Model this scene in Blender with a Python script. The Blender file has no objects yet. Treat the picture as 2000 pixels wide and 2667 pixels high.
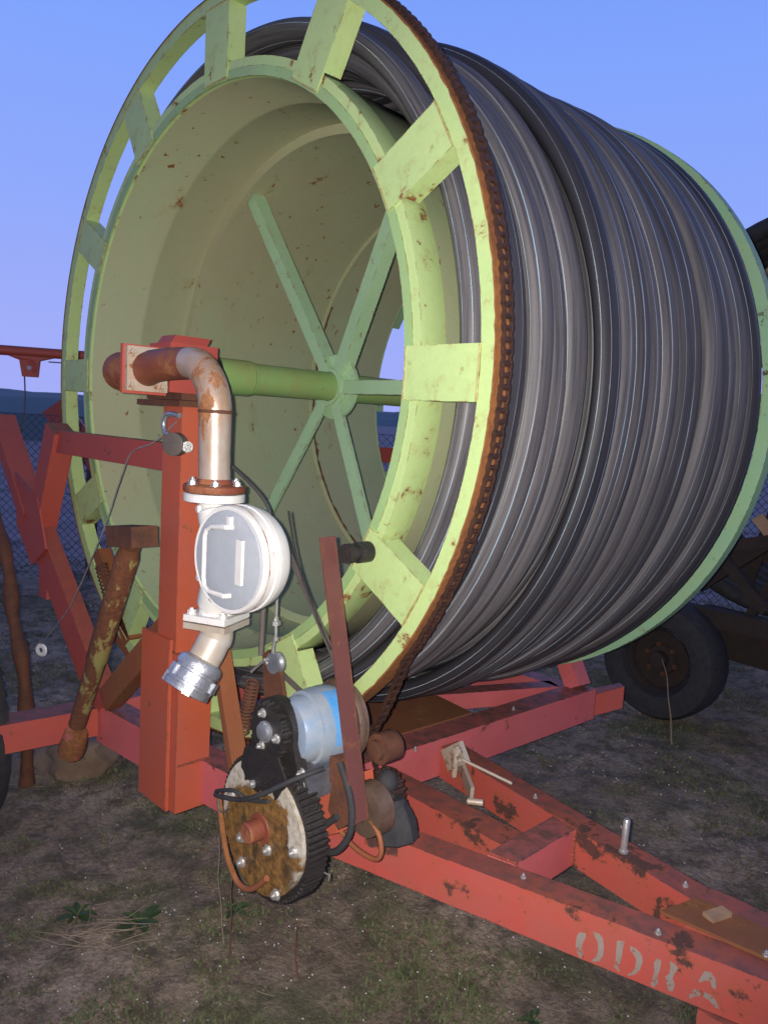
import bpy, bmesh, math, random
from mathutils import Vector, Matrix, noise
random.seed(7)
R=math.radians; PI=math.pi
scn=bpy.context.scene; col=scn.collection

# ------------------------------------------------------------------ camera
cam_d=bpy.data.cameras.new("camera"); cam=bpy.data.objects.new("camera",cam_d); col.objects.link(cam)
CAM=Vector((2.19986,-1.35011,1.6))
F=Vector((-0.705901,0.699209,-0.113184)); RT=Vector((0.697868,0.713895,0.057753)); UP=Vector((-0.121183,0.038220,0.991894))
cam.matrix_world=Matrix(((RT.x,UP.x,-F.x,CAM.x),(RT.y,UP.y,-F.y,CAM.y),(RT.z,UP.z,-F.z,CAM.z),(0,0,0,1)))
cam_d.sensor_fit='VERTICAL'; cam_d.sensor_height=36; cam_d.lens=2022.9/2667*36
cam_d.clip_start=.05; cam_d.clip_end=3000
scn.camera=cam
scn.view_settings.view_transform='Standard'; scn.view_settings.look='None'
scn.view_settings.exposure=0; scn.view_settings.gamma=1
# ------------------------------------------------------------------ dusk sky
w=bpy.data.worlds.new("World"); scn.world=w; w.use_nodes=True
nt=w.node_tree; nt.nodes.clear()
def N(nt,t,**k):
    n=nt.nodes.new(t)
    for a,b in k.items(): setattr(n,a,b)
    return n
out=N(nt,'ShaderNodeOutputWorld'); bg=N(nt,'ShaderNodeBackground'); bg.inputs[1].default_value=1.0
tc=N(nt,'ShaderNodeTexCoord'); sx=N(nt,'ShaderNodeSeparateXYZ'); ramp=N(nt,'ShaderNodeValToRGB')
nt.links.new(tc.outputs['Generated'],sx.inputs[0]); nt.links.new(sx.outputs['Z'],ramp.inputs[0])
cr=ramp.color_ramp; cr.elements[0].position=0; cr.elements[0].color=(.38,.42,.93,1)
cr.elements[1].position=1; cr.elements[1].color=(.09,.14,.42,1)
for p,c in((.10,(.35,.42,.95)),(.25,(.275,.40,.97)),(.42,(.215,.37,.98)),(.58,(.17,.32,.93)),(.74,(.13,.22,.64))):
    e=cr.elements.new(p); e.color=(*c,1)
# the afterglow side is ahead of the camera; overhead and behind it the sky is already darker
dv=N(nt,'ShaderNodeVectorMath',operation='DOT_PRODUCT'); dv.inputs[1].default_value=(-.66,.75,0); nt.links.new(tc.outputs['Generated'],dv.inputs[0])
r2=N(nt,'ShaderNodeValToRGB'); nt.links.new(dv.outputs['Value'],r2.inputs[0])
r2.color_ramp.elements[0].position=0; r2.color_ramp.elements[0].color=(.50,.46,.42,1); r2.color_ramp.elements[1].position=.5; r2.color_ramp.elements[1].color=(1,1,1,1)
mm=N(nt,'ShaderNodeMix'); mm.data_type='RGBA'; mm.blend_type='MULTIPLY'; mm.inputs[0].default_value=1
nt.links.new(ramp.outputs[0],mm.inputs[6]); nt.links.new(r2.outputs[0],mm.inputs[7]); nt.links.new(mm.outputs[2],bg.inputs[0]); nt.links.new(bg.outputs[0],out.inputs[0])
# after-glow of the set sun: weak and very soft
sl=bpy.data.lights.new("sun","SUN"); sl.energy=.12; sl.angle=R(25); sl.color=(1,.82,.75)
so=bpy.data.objects.new("sun",sl); col.objects.link(so); so.rotation_euler=(R(72),0,R(150))
# the phone's flash that lit this picture, beside the lens
fl=bpy.data.lights.new("camera_flash","SPOT"); fl.energy=240; fl.color=(1,.955,.90); fl.shadow_soft_size=.006
fl.spot_size=R(100); fl.spot_blend=.75
fo=bpy.data.objects.new("camera_flash",fl); col.objects.link(fo)
fo.matrix_world=cam.matrix_world.copy(); fo.location=CAM-RT*.022+UP*.008

# ------------------------------------------------------------------ materials
def ramp_(nt,fac,stops,interp='LINEAR'):
    r=N(nt,'ShaderNodeValToRGB'); r.color_ramp.interpolation=interp
    while len(r.color_ramp.elements)<len(stops): r.color_ramp.elements.new(.5)
    for e,(p,c) in zip(r.color_ramp.elements,stops):
        e.position=p; e.color=(c,c,c,1) if not isinstance(c,tuple) else (*c,1)
    nt.links.new(fac,r.inputs[0]); return r.outputs[0]
def noise_(nt,vec,scale,detail=6,rough=.6,dist=0):
    n=N(nt,'ShaderNodeTexNoise'); n.inputs['Scale'].default_value=scale; n.inputs['Detail'].default_value=detail
    n.inputs['Roughness'].default_value=rough; n.inputs['Distortion'].default_value=dist
    nt.links.new(vec,n.inputs['Vector']); return n.outputs[0]
def mix(nt,f,a,b,mode='MIX'):
    m=N(nt,'ShaderNodeMix'); m.data_type='RGBA'; m.blend_type=mode
    for s,v in((m.inputs[0],f),(m.inputs[6],a),(m.inputs[7],b)):
        if hasattr(v,'is_output') or isinstance(v,bpy.types.NodeSocket): nt.links.new(v,s)
        elif isinstance(v,tuple): s.default_value=(*v,1)
        else: s.default_value=v
    return m.outputs[2]
def math_(nt,op,a,b=None):
    m=N(nt,'ShaderNodeMath',operation=op)
    for s,v in zip(m.inputs,(a,b)):
        if v is None: continue
        if isinstance(v,bpy.types.NodeSocket): nt.links.new(v,s)
        else: s.default_value=v
    return m.outputs[0]
def newmat(name):
    m=bpy.data.materials.new(name); m.use_nodes=True; nt=m.node_tree
    return m,nt,nt.nodes['Principled BSDF'],N(nt,'ShaderNodeTexCoord').outputs['Object']
def bump(nt,b,h,strength,dist=.01):
    n=N(nt,'ShaderNodeBump'); n.inputs['Strength'].default_value=strength; n.inputs['Distance'].default_value=dist
    nt.links.new(h,n.inputs['Height']); nt.links.new(n.outputs[0],b.inputs['Normal'])
RUST=(.16,.055,.022); RUST2=(.30,.12,.035)
def paint(name,base,var=None,rust=.12,rscale=9,dust=None,dustamt=.0,dscale=3,rough=.5,metal=0,spots=.5,topdust=0,rustcol=(RUST,RUST2),drip=1,off=(0,0,0),edge=0):
    """weathered paint: colour drift, film of dust, rust patches and small chips with relief"""
    m,nt,b,v=newmat(name)
    mp=N(nt,'ShaderNodeMapping'); nt.links.new(v,mp.inputs[0]); mp.inputs[1].default_value=off; v0=v; v=mp.outputs[0]
    mp2=N(nt,'ShaderNodeMapping'); mp2.inputs[3].default_value=(1,1,1/drip); nt.links.new(v,mp2.inputs[0]); vd=mp2.outputs[0]
    n1=noise_(nt,v,dscale,7,.65); n2=noise_(nt,vd,rscale,9,.68,.25); n3=noise_(nt,v,70,4,.7); n4=noise_(nt,v,26,5,.6)
    var=var or tuple(c*.72 for c in base)
    c=mix(nt,ramp_(nt,n1,[(.35,0),(.68,1)]),base,var)
    c=mix(nt,ramp_(nt,n3,[(.3,.16),(.75,0)]),c,tuple(x*.45 for x in base))
    if dust: c=mix(nt,math_(nt,'MULTIPLY',ramp_(nt,noise_(nt,vd,dscale*1.7,8,.7),[(.30,0),(.62,1)]),dustamt),c,dust)
    if topdust:
        g=N(nt,'ShaderNodeNewGeometry'); s=N(nt,'ShaderNodeSeparateXYZ'); nt.links.new(g.outputs['Normal'],s.inputs[0])
        up=ramp_(nt,s.outputs[2],[(.55,0),(.9,1)])
        f=math_(nt,'MULTIPLY',up,math_(nt,'MULTIPLY',ramp_(nt,n4,[(.3,.45),(.65,1)]),topdust))
        c=mix(nt,f,c,(.10,.07,.055))
    t=.70-rust*.5
    rm=ramp_(nt,n2,[(t,0),(t+.035,1)])
    sp=ramp_(nt,n4,[(.70-.06*spots,0),(.73-.06*spots,1)])
    gate=ramp_(nt,noise_(nt,v,2.3,3),[(.42,0),(.55,1)])
    sp=math_(nt,'MULTIPLY',sp,gate)
    rm=math_(nt,'MAXIMUM',rm,sp) if spots>0 else rm
    if edge:
        bv_=N(nt,'ShaderNodeBevel',samples=6); bv_.inputs[0].default_value=.006; ge=N(nt,'ShaderNodeNewGeometry')
        dp=N(nt,'ShaderNodeVectorMath',operation='DOT_PRODUCT'); nt.links.new(bv_.outputs[0],dp.inputs[0]); nt.links.new(ge.outputs['Normal'],dp.inputs[1])
        em=math_(nt,'MULTIPLY',ramp_(nt,dp.outputs['Value'],[(.80,1),(.985,0)]),ramp_(nt,math_(nt,'ADD',math_(nt,'MULTIPLY',n4,.6),math_(nt,'MULTIPLY',n2,.4)),[(.50,0),(.54,edge)]))
        rm=math_(nt,'MAXIMUM',rm,em)
    rc=mix(nt,ramp_(nt,n3,[(.3,0),(.7,1)]),rustcol[0],rustcol[1])
    halo=ramp_(nt,n2,[(t-.07,0),(t,.45)])
    c=mix(nt,halo,c,tuple(.5*(x+y) for x,y in zip(base,RUST2)))
    c=mix(nt,rm,c,rc); nt.links.new(c,b.inputs['Base Color'])
    ro=math_(nt,'ADD',math_(nt,'MULTIPLY',rm,.35),math_(nt,'ADD',math_(nt,'MULTIPLY',n1,.25),rough-.1)); nt.links.new(ro,b.inputs['Roughness'])
    if metal: nt.links.new(math_(nt,'SUBTRACT',metal,math_(nt,'MULTIPLY',rm,metal)),b.inputs['Metallic'])
    h=math_(nt,'ADD',math_(nt,'MULTIPLY',n3,.25),math_(nt,'ADD',math_(nt,'MULTIPLY',rm,-.5),math_(nt,'MULTIPLY',n4,.3)))
    bump(nt,b,h,.28,.006)
    return m
def plain(name,colr,rough=.6,metal=0,scale=30,amt=.5,bmp=.3,colr2=None):
    m,nt,b,v=newmat(name)
    n=noise_(nt,v,scale,8,.65); n2=noise_(nt,v,scale*5,4,.6)
    c=mix(nt,ramp_(nt,n,[(.3,0),(.7,1)]),colr,colr2 or tuple(x*(1-amt) for x in colr))
    nt.links.new(c,b.inputs['Base Color']); b.inputs['Metallic'].default_value=metal
    nt.links.new(math_(nt,'ADD',math_(nt,'MULTIPLY',n2,.25),rough-.12),b.inputs['Roughness'])
    bump(nt,b,n2,bmp,.004); return m

M={}
M['ringgreen']=paint('yellow_green_paint',(.53,.66,.27),(.46,.62,.25),rust=.19,rscale=11,rough=.45,spots=.7,edge=.9)
M['green']=paint('pale_green_paint',(.37,.56,.23),(.31,.50,.20),rust=.05,rscale=9,rough=.45,dust=(.30,.32,.16),dustamt=.35,spots=.5,off=(3,1,2),edge=.9)
M['drum']=paint('dusty_drum_paint',(.37,.52,.27),(.40,.37,.21),rust=.09,rscale=7,rough=.6,dust=(.44,.41,.26),dustamt=.6,dscale=.8,spots=.9,drip=2.5,off=(1,5,2))
M['armgreen']=paint('arm_green_paint',(.42,.62,.36),(.36,.54,.30),rust=.07,rscale=14,rough=.5,spots=.5,off=(7,2,1),edge=.9)
M['fargreen']=paint('far_flange_paint',(.30,.56,.32),(.26,.50,.36),rust=.10,rscale=9,rough=.5,dust=(.38,.50,.22),dustamt=.6,spots=1.2,rustcol=((.05,.04,.03),(.14,.09,.05)),off=(5,5,5),edge=.9)
M['axle']=paint('axle_paint',(.20,.42,.13),(.26,.44,.17),rust=.08,rscale=8,rough=.4,dust=(.30,.26,.08),dustamt=.6,dscale=5,spots=.5)
M['orange']=paint('orange_paint',(.62,.115,.038),(.55,.085,.032),rust=.06,rscale=8,rough=.5,dust=(.42,.13,.10),dustamt=.55,dscale=1.6,spots=.6,edge=.9)
M['red']=paint('faded_red_paint',(.70,.13,.14),(.72,.17,.17),rust=.10,rscale=7,rough=.5,dust=(.30,.10,.08),dustamt=.3,spots=.5,topdust=.92,rustcol=((.055,.035,.03),(.13,.05,.035)),off=(2,2,2),edge=.9)
M['drawbar']=paint('drawbar_red_paint',(.60,.085,.055),(.56,.09,.075),rust=.235,rscale=6,rough=.55,dust=(.40,.13,.10),dustamt=.5,spots=.6,topdust=.8,rustcol=((.07,.032,.028),(.13,.05,.035)),off=(.4,.7,.2),edge=.9)
M['deck']=paint('rusty_deck_paint',(.24,.065,.028),(.17,.07,.035),rust=.3,rscale=5,rough=.7,dust=(.20,.09,.03),dustamt=.8,spots=.8)
M['kred']=paint('old_red_paint',(.50,.085,.05),(.42,.075,.065),rust=.10,rscale=7,rough=.55,spots=.6,topdust=.9,off=(9,1,4),edge=.9)
M['cuff']=paint('chipped_cuff_paint',(.42,.11,.09),(.36,.12,.08),rust=.55,rscale=16,rough=.7,spots=1,off=(6,1,2))
M['brownbar']=paint('brown_primer',(.155,.055,.045),(.13,.045,.036),rust=.1,rscale=9,rough=.45,spots=.8,off=(1,1,1),edge=.9)
M['rustorange']=paint('rusty_orange_paint',(.30,.09,.035),(.24,.085,.035),rust=.3,rscale=6,rough=.65,spots=1,drip=3,off=(4,4,4))
M['rust']=plain('rusty_iron',(.17,.06,.028),.8,0,18,.55,.6,(.075,.032,.02))
M['chain']=plain('oily_chain',(.10,.045,.03),.45,.35,60,.6,.6,(.035,.02,.016))
M['rustrim']=plain('orange_rust',(.36,.14,.035),.8,0,40,.5,.7,(.16,.055,.022))
M['white']=paint('white_meter_paint',(.80,.78,.76),(.72,.70,.68),rust=.02,rscale=13,rough=.38,dust=(.60,.54,.46),dustamt=.35,dscale=6,spots=.3,off=(3,3,3))
M['face']=paint('grey_lid_paint',(.40,.42,.46),(.36,.38,.42),rust=0,rscale=13,rough=.35,spots=.1,off=(3,3,3))
M['pipe']=paint('silver_pipe',(.62,.58,.54),(.55,.50,.46),rust=.24,rscale=9,rough=.34,metal=.35,dust=(.42,.22,.10),dustamt=.85,dscale=5,spots=1,drip=2,rustcol=((.20,.07,.03),(.38,.17,.06)),off=(.3,.1,.25))
M['pipelow']=paint('dusty_white_pipe',(.60,.57,.53),(.52,.47,.40),rust=.08,rscale=12,rough=.4,metal=.2,dust=(.45,.30,.16),dustamt=.5,dscale=6,spots=.5)
M['elbowrust']=paint('rusty_elbow_iron',(.20,.05,.03),(.26,.08,.04),rust=.35,rscale=9,rough=.5,spots=1,rustcol=((.24,.07,.035),(.34,.13,.05)))
M['flange']=paint('flange_plate',(.60,.52,.42),(.50,.36,.26),rust=.22,rscale=16,rough=.42,metal=.2,spots=1)
M['alu']=plain('cast_aluminium',(.62,.62,.62),.38,.75,22,.25,.35,(.40,.41,.46))
M['bolt']=plain('zinc_bolt',(.75,.72,.68),.32,.7,40,.3,.2)
M['blue']=paint('worn_blue_paint',(.15,.27,.45),(.27,.32,.38),rust=.0,rscale=6,rough=.38,dust=(.36,.37,.38),dustamt=.85,dscale=7,spots=.2,off=(2,6,1))
M['bluefresh']=paint('bright_blue_paint',(.07,.33,.75),(.06,.30,.70),rust=.0,rough=.4,dust=(.3,.42,.55),dustamt=.35,dscale=12,spots=.3)
M['black']=plain('black_grease',(.018,.016,.016),.42,0,50,.5,.8,(.035,.028,.025))
M['rubber']=plain('rubber',(.022,.022,.026),.8,0,30,.4,.4,(.045,.042,.042))
M['strap']=plain('dusty_strap',(.14,.115,.10),.6,0,30,.3,.3)
M['cable']=plain('grey_cable',(.10,.09,.085),.55,0,50,.4,.3)
M['rustweld']=plain('rusty_green_weld',(.50,.56,.24),.6,0,30,.4,.5,(.30,.14,.05))
# oval wheel cover: cream paint left round the rim, rust and oil in the middle
m,nt,b,v=newmat('rusty_cream_cover'); M['cover']=m
g=N(nt,'ShaderNodeVectorMath',operation='LENGTH'); nt.links.new(v,g.inputs[0])
n1=noise_(nt,v,14,8,.7,.5); n2=noise_(nt,v,45,6,.7)
sz=N(nt,'ShaderNodeSeparateXYZ'); nt.links.new(v,sz.inputs[0])
d=math_(nt,'ADD',math_(nt,'ADD',g.outputs['Value'],math_(nt,'MULTIPLY',sz.outputs[2],.30)),math_(nt,'MULTIPLY',math_(nt,'SUBTRACT',n1,.5),.20))
f=ramp_(nt,d,[(.138,0),(.156,1)])
rc=mix(nt,ramp_(nt,n2,[(.36,0),(.66,1)]),(.10,.052,.018),(.33,.17,.05)); rc=mix(nt,ramp_(nt,n1,[(.5,0),(.62,1)]),rc,(.075,.046,.022))
c=mix(nt,f,rc,mix(nt,ramp_(nt,n2,[(.35,0),(.65,1)]),(.62,.56,.47),(.38,.31,.22)))
nt.links.new(c,b.inputs['Base Color']); b.inputs['Roughness'].default_value=.42; bump(nt,b,math_(nt,'ADD',n1,math_(nt,'MULTIPLY',n2,.6)),.6,.008)
# hose: black pipe with thin pale stripes along it, dust streaks drawn out along its length
m,nt,b,v=newmat('hose_black'); M['hose']=m
uv=N(nt,'ShaderNodeUVMap'); s=N(nt,'ShaderNodeSeparateXYZ'); nt.links.new(uv.outputs[0],s.inputs[0])
def wrap_band(center,half):
    return math_(nt,'LESS_THAN',math_(nt,'ABSOLUTE',math_(nt,'SUBTRACT',math_(nt,'FRACT',s.outputs[1]),center)),half)
st=wrap_band(.12,.0062)
for c_,h_ in((.37,.0042),(.62,.0070),(.87,.0042),(.25,.003),(.74,.003)): st=math_(nt,'MAXIMUM',st,wrap_band(c_,h_))
mp=N(nt,'ShaderNodeMapping'); mp.inputs[3].default_value=(1.1,9,1); nt.links.new(uv.outputs[0],mp.inputs[0])
sn=noise_(nt,mp.outputs[0],2.0,6,.65); 
mp3=N(nt,'ShaderNodeMapping'); mp3.inputs[3].default_value=(5,110,1); nt.links.new(uv.outputs[0],mp3.inputs[0])
sn2=noise_(nt,mp3.outputs[0],1,4,.6); vn=noise_(nt,v,2.2,5,.6); fine=noise_(nt,v,90,4,.7)
c=mix(nt,ramp_(nt,sn,[(.36,0),(.62,1)]),(.050,.047,.056),(.145,.131,.134))
c=mix(nt,math_(nt,'MULTIPLY',ramp_(nt,sn2,[(.4,0),(.75,1)]),.38),c,(.20,.18,.175))
c=mix(nt,ramp_(nt,fine,[(.55,0),(.8,.35)]),c,(.03,.028,.03))
at=N(nt,'ShaderNodeAttribute'); at.attribute_name='dust'
c=mix(nt,at.outputs['Fac'],(.020,.019,.026),c)
stc=mix(nt,ramp_(nt,vn,[(.35,0),(.6,1)]),(.58,.57,.56),(.40,.54,.66))
vis=math_(nt,'MULTIPLY',ramp_(nt,sn2,[(.28,.15),(.55,.9)]),ramp_(nt,noise_(nt,v,1.1,3,.6),[(.36,.15),(.55,1)]))
c=mix(nt,math_(nt,'MULTIPLY',st,vis),c,stc)
nt.links.new(c,b.inputs['Base Color']); nt.links.new(math_(nt,'ADD',math_(nt,'MULTIPLY',sn2,.3),.42),b.inputs['Roughness'])
b.inputs['Specular IOR Level'].default_value=.45
bump(nt,b,math_(nt,'ADD',sn2,math_(nt,'MULTIPLY',fine,.4)),.15,.004)
# ground
m,nt,b,v=newmat('dirt'); M['dirt']=m
n1=noise_(nt,v,1.3,8,.65,.3); n2=noise_(nt,v,9,8,.7); n3=noise_(nt,v,60,5,.7); n4=noise_(nt,v,.06,4)
c=mix(nt,ramp_(nt,n1,[(.38,0),(.62,1)]),(.28,.205,.135),(.55,.42,.30))
c=mix(nt,ramp_(nt,n2,[(.45,0),(.60,.85)]),c,(.13,.10,.065))
c=mix(nt,ramp_(nt,noise_(nt,v,2.1,7,.6),[(.52,0),(.64,.6)]),c,(.11,.13,.05))
c=mix(nt,ramp_(nt,n3,[(.35,.55),(.6,0)]),c,(.085,.058,.042))
c=mix(nt,ramp_(nt,n3,[(.68,0),(.74,.5)]),c,(.50,.42,.34))
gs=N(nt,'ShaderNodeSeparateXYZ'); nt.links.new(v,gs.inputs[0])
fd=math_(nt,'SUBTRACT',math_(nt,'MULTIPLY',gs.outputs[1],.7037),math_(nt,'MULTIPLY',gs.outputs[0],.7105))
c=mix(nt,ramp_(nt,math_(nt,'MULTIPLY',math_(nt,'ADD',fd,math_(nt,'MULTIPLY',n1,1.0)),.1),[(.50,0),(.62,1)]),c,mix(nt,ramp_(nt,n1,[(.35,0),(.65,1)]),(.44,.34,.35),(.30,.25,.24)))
nt.links.new(c,b.inputs['Base Color']); b.inputs['Roughness'].default_value=.95
bump(nt,b,math_(nt,'ADD',math_(nt,'MULTIPLY',n2,1.5),n3),.9,.02)
M['hill']=plain('far_land',(.24,.31,.31),.95,0,.02,.35,0)
M['blade']=plain('weed_green',(.085,.12,.04),.7,0,3,.5,.1,(.14,.14,.06))
M['darkrust']=plain('dark_rust',(.045,.024,.017),.85,0,14,.5,.5,(.022,.018,.017))
M['motorplate']=plain('oily_end_plate',(.20,.13,.09),.45,.3,18,.5,.3,(.10,.06,.045))
M['straw']=plain('dry_straw',(.34,.25,.16),.7,0,6,.4,.1)
M['speck']=plain('pale_petal',(.72,.70,.66),.5,0,5,.2,.1)
M['leaf']=plain('leaf_green',(.06,.10,.03),.55,0,12,.4,.2)
M['stone']=plain('muddy_concrete',(.26,.19,.14),.9,0,8,.5,.9,(.16,.10,.06))
M['wire']=plain('galvanised_wire',(.10,.10,.12),.5,.3,20,.2,.1)
M['wood']=plain('bare_wood',(.42,.26,.16),.8,0,9,.35,.5)
M['stem']=plain('dry_stem',(.16,.08,.05),.8,0,15,.4,.3)
M['letter']=paint('stencil_white',(.38,.31,.26),(.30,.23,.19),rust=.31,rscale=26,rough=.65,spots=1,rustcol=((.20,.05,.035),(.50,.09,.05)))
M['redweld']=plain('red_weld',(.40,.08,.045),.6,0,30,.5,.6,(.16,.06,.035))
M['motorgrey']=plain('oily_grey_casting',(.22,.22,.24),.35,.3,14,.5,.3,(.09,.09,.11))
M['clear']=plain('dull_glass',(.30,.27,.25),.2,0,20,.2,.1)
M['lamp']=bpy.data.materials.new('far_lamp'); M['lamp'].use_nodes=True
_b=M['lamp'].node_tree.nodes['Principled BSDF']; _b.inputs['Emission Color'].default_value=(1,.85,.7,1); _b.inputs['Emission Strength'].default_value=2.5

# ------------------------------------------------------------------ mesh helpers
def empty(name,loc,label,cat,group=None):
    o=bpy.data.objects.new(name,None); col.objects.link(o); o.location=loc; o.empty_display_size=.1
    o['label']=label; o['category']=cat
    if group: o['group']=group
    return o
WL={}
def link(name,bm,mat,parent=None,origin=None,smooth=True,angle=38):
    """mesh built in world metres -> object; children are stored relative to their parent"""
    off=Vector(origin) if origin is not None else Vector((0,0,0))
    if origin is not None: bmesh.ops.translate(bm,verts=bm.verts,vec=-off)
    bmesh.ops.recalc_face_normals(bm,faces=bm.faces[:]) if not bm.get('keep',0) else None
    me=bpy.data.meshes.new(name); bm.to_mesh(me); bm.free()
    mats=mat if isinstance(mat,(list,tuple)) else [mat]
    for x in mats: me.materials.append(M[x])
    if smooth:
        me.shade_smooth()
        try: me.set_sharp_from_angle(angle=R(angle))
        except Exception: pass
    o=bpy.data.objects.new(name,me); col.objects.link(o)
    WL[o]=off
    if parent is not None:
        o.parent=parent; base=WL.get(parent,Vector(parent.location) if parent.parent is None else Vector((0,0,0)))
        o.location=off-base
    else: o.location=off
    return o
class BM:
    def __init__(s): s.bm=bmesh.new()
    def get(s,*a): return 0
def nb():
    return bmesh.new()
def tag(o,label,cat,group=None,kind=None):
    if label: o['label']=label
    if cat: o['category']=cat
    if group: o['group']=group
    if kind: o['kind']=kind
    return o
# bmesh has no .get: patch link's keep test by a set
def link(name,bm,mat,parent=None,origin=None,smooth=True,angle=38,keep=False,label=None):
    off=Vector(origin) if origin is not None else Vector((0,0,0))
    bm.verts.ensure_lookup_table()
    if origin is None and bm.verts:
        lo=[min(v.co[i] for v in bm.verts) for i in range(3)]; hi=[max(v.co[i] for v in bm.verts) for i in range(3)]
        off=Vector(((lo[0]+hi[0])/2,(lo[1]+hi[1])/2,(lo[2]+hi[2])/2))
    bmesh.ops.translate(bm,verts=bm.verts,vec=-off)
    if not keep: bmesh.ops.recalc_face_normals(bm,faces=bm.faces[:])
    me=bpy.data.meshes.new(name); bm.to_mesh(me); bm.free()
    for x in (mat if isinstance(mat,(list,tuple)) else [mat]): me.materials.append(M[x])
    if smooth:
        me.shade_smooth(); me.set_sharp_from_angle(angle=R(angle))
    o=bpy.data.objects.new(name,me); col.objects.link(o); WL[o]=off
    if parent is not None:
        o.parent=parent; o.location=off-(WL[parent] if parent in WL else Vector(parent.location))
    else: o.location=off
    if label: o['label']=label
    return o
def quad(bm,*vs,mi=0):
    f=bm.faces.new(vs); f.material_index=mi; return f
def prism(bm,pts,vec,mi=0):
    """closed solid: polygon pts extruded by vec"""
    vec=Vector(vec); a=[bm.verts.new(p) for p in pts]; c=[bm.verts.new(Vector(p)+vec) for p in pts]; n=len(pts)
    fs=[bm.faces.new(a),bm.faces.new(c[::-1])]
    for i in range(n): fs.append(bm.faces.new((a[i],c[i],c[(i+1)%n],a[(i+1)%n])))
    for f in fs: f.material_index=mi
    return a+c,fs
def bev(bm,r,seg=2,ang=30):
    es=[e for e in bm.edges if len(e.link_faces)==2 and e.calc_face_angle(0)>R(ang)]
    bmesh.ops.recalc_face_normals(bm,faces=bm.faces[:])
    bmesh.ops.bevel(bm,geom=es,offset=r,segments=seg,profile=.6,affect='EDGES')
def box(bm,lo,hi,mi=0):
    lo=Vector(lo);hi=Vector(hi)
    return prism(bm,[(lo.x,lo.y,lo.z),(hi.x,lo.y,lo.z),(hi.x,hi.y,lo.z),(lo.x,hi.y,lo.z)],(0,0,hi.z-lo.z),mi)
def beam(bm,a,b_,w_,h_,up=(0,0,1),sub=0):
    """rectangular bar a->b, width w across, height h along up"""
    a=Vector(a);b_=Vector(b_);d=(b_-a).normalized(); up=Vector(up); s=d.cross(up).normalized(); u=s.cross(d).normalized()
    p=[a+s*w_/2*i+u*h_/2*j for i,j in((-1,-1),(1,-1),(1,1),(-1,1))]
    return prism(bm,p,b_-a)
def frames(pts,closed=False):
    n=len(pts); T=[]
    for i in range(n):
        if closed: t=pts[(i+1)%n]-pts[i-1]
        else: t=pts[min(i+1,n-1)]-pts[max(i-1,0)]
        T.append(t.normalized())
    up=Vector((0,0,1)) if abs(T[0].z)<.9 else Vector((1,0,0))
    nrm=(up-T[0]*up.dot(T[0])).normalized(); out=[]
    for t in T:
        nrm=(nrm-t*nrm.dot(t)); nrm=nrm.normalized() if nrm.length>1e-6 else t.orthogonal().normalized()
        out.append((nrm,t.cross(nrm)))
    return out
def tube(bm,pts,r,seg=12,cap=True,closed=False,mi=0):
    pts=[Vector(p) for p in pts]; fr=frames(pts,closed); rings=[]
    for i,(p,(a,b_)) in enumerate(zip(pts,fr)):
        rr=r[i] if isinstance(r,(list,tuple)) else r
        rings.append([bm.verts.new(p+a*rr*math.cos(2*PI*k/seg)+b_*rr*math.sin(2*PI*k/seg)) for k in range(seg)])
    n=len(rings)
    for i in range(n if closed else n-1):
        A=rings[i];B=rings[(i+1)%n]
        for k in range(seg): bm.faces.new((A[k],A[(k+1)%seg],B[(k+1)%seg],B[k])).material_index=mi
    if cap and not closed: bm.faces.new(rings[0][::-1]).material_index=mi; bm.faces.new(rings[-1]).material_index=mi
    return rings
def smooth_path(ctrl,n=8,closed=False):
    P=[Vector(p) for p in ctrl]; out=[]; m_=len(P)
    for i in range(m_ if closed else m_-1):
        if closed: p0,p1,p2,p3=P[i-1],P[i],P[(i+1)%m_],P[(i+2)%m_]
        else: p0,p1,p2,p3=P[max(i-1,0)],P[i],P[i+1],P[min(i+2,m_-1)]
        for k in range(n):
            t=k/n; out.append(.5*((2*p1)+(-p0+p2)*t+(2*p0-5*p1+4*p2-p3)*t*t+(-p0+3*p1-3*p2+p3)*t**3))
    if not closed: out.append(P[-1])
    return out
def axes(d):
    d=Vector(d).normalized(); a=d.orthogonal().normalized() if abs(d.y)<.9 else Vector((1,0,0)); a=(a-d*a.dot(d)).normalized(); return d,a,d.cross(a)
def lathe(bm,c,d,prof,seg=48,mi=0,capends=True,closed=False,a0=None):
    """revolve profile [(t along d, radius)] about axis through c"""
    c=Vector(c); d,a,b_=axes(d); rings=[]
    for t,r in prof:
        if r<1e-6: rings.append([bm.verts.new(c+d*t)]); continue
        rings.append([bm.verts.new(c+d*t+(a*math.cos(2*PI*k/seg)+b_*math.sin(2*PI*k/seg))*r) for k in range(seg)])
    pr=list(zip(rings,rings[1:]))+([(rings[-1],rings[0])] if closed else [])
    for A,B in pr:
        for k in range(seg):
            k2=(k+1)%seg
            if len(A)==1 and len(B)==1: continue
            if len(A)==1: f=bm.faces.new((A[0],B[k2],B[k]))
            elif len(B)==1: f=bm.faces.new((A[k],A[k2],B[0]))
            else: f=bm.faces.new((A[k],A[k2],B[k2],B[k]))
            f.material_index=mi
    if capends and not closed:
        if len(rings[0])>1: bm.faces.new(rings[0][::-1]).material_index=mi
        if len(rings[-1])>1: bm.faces.new(rings[-1]).material_index=mi
    return rings
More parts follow.
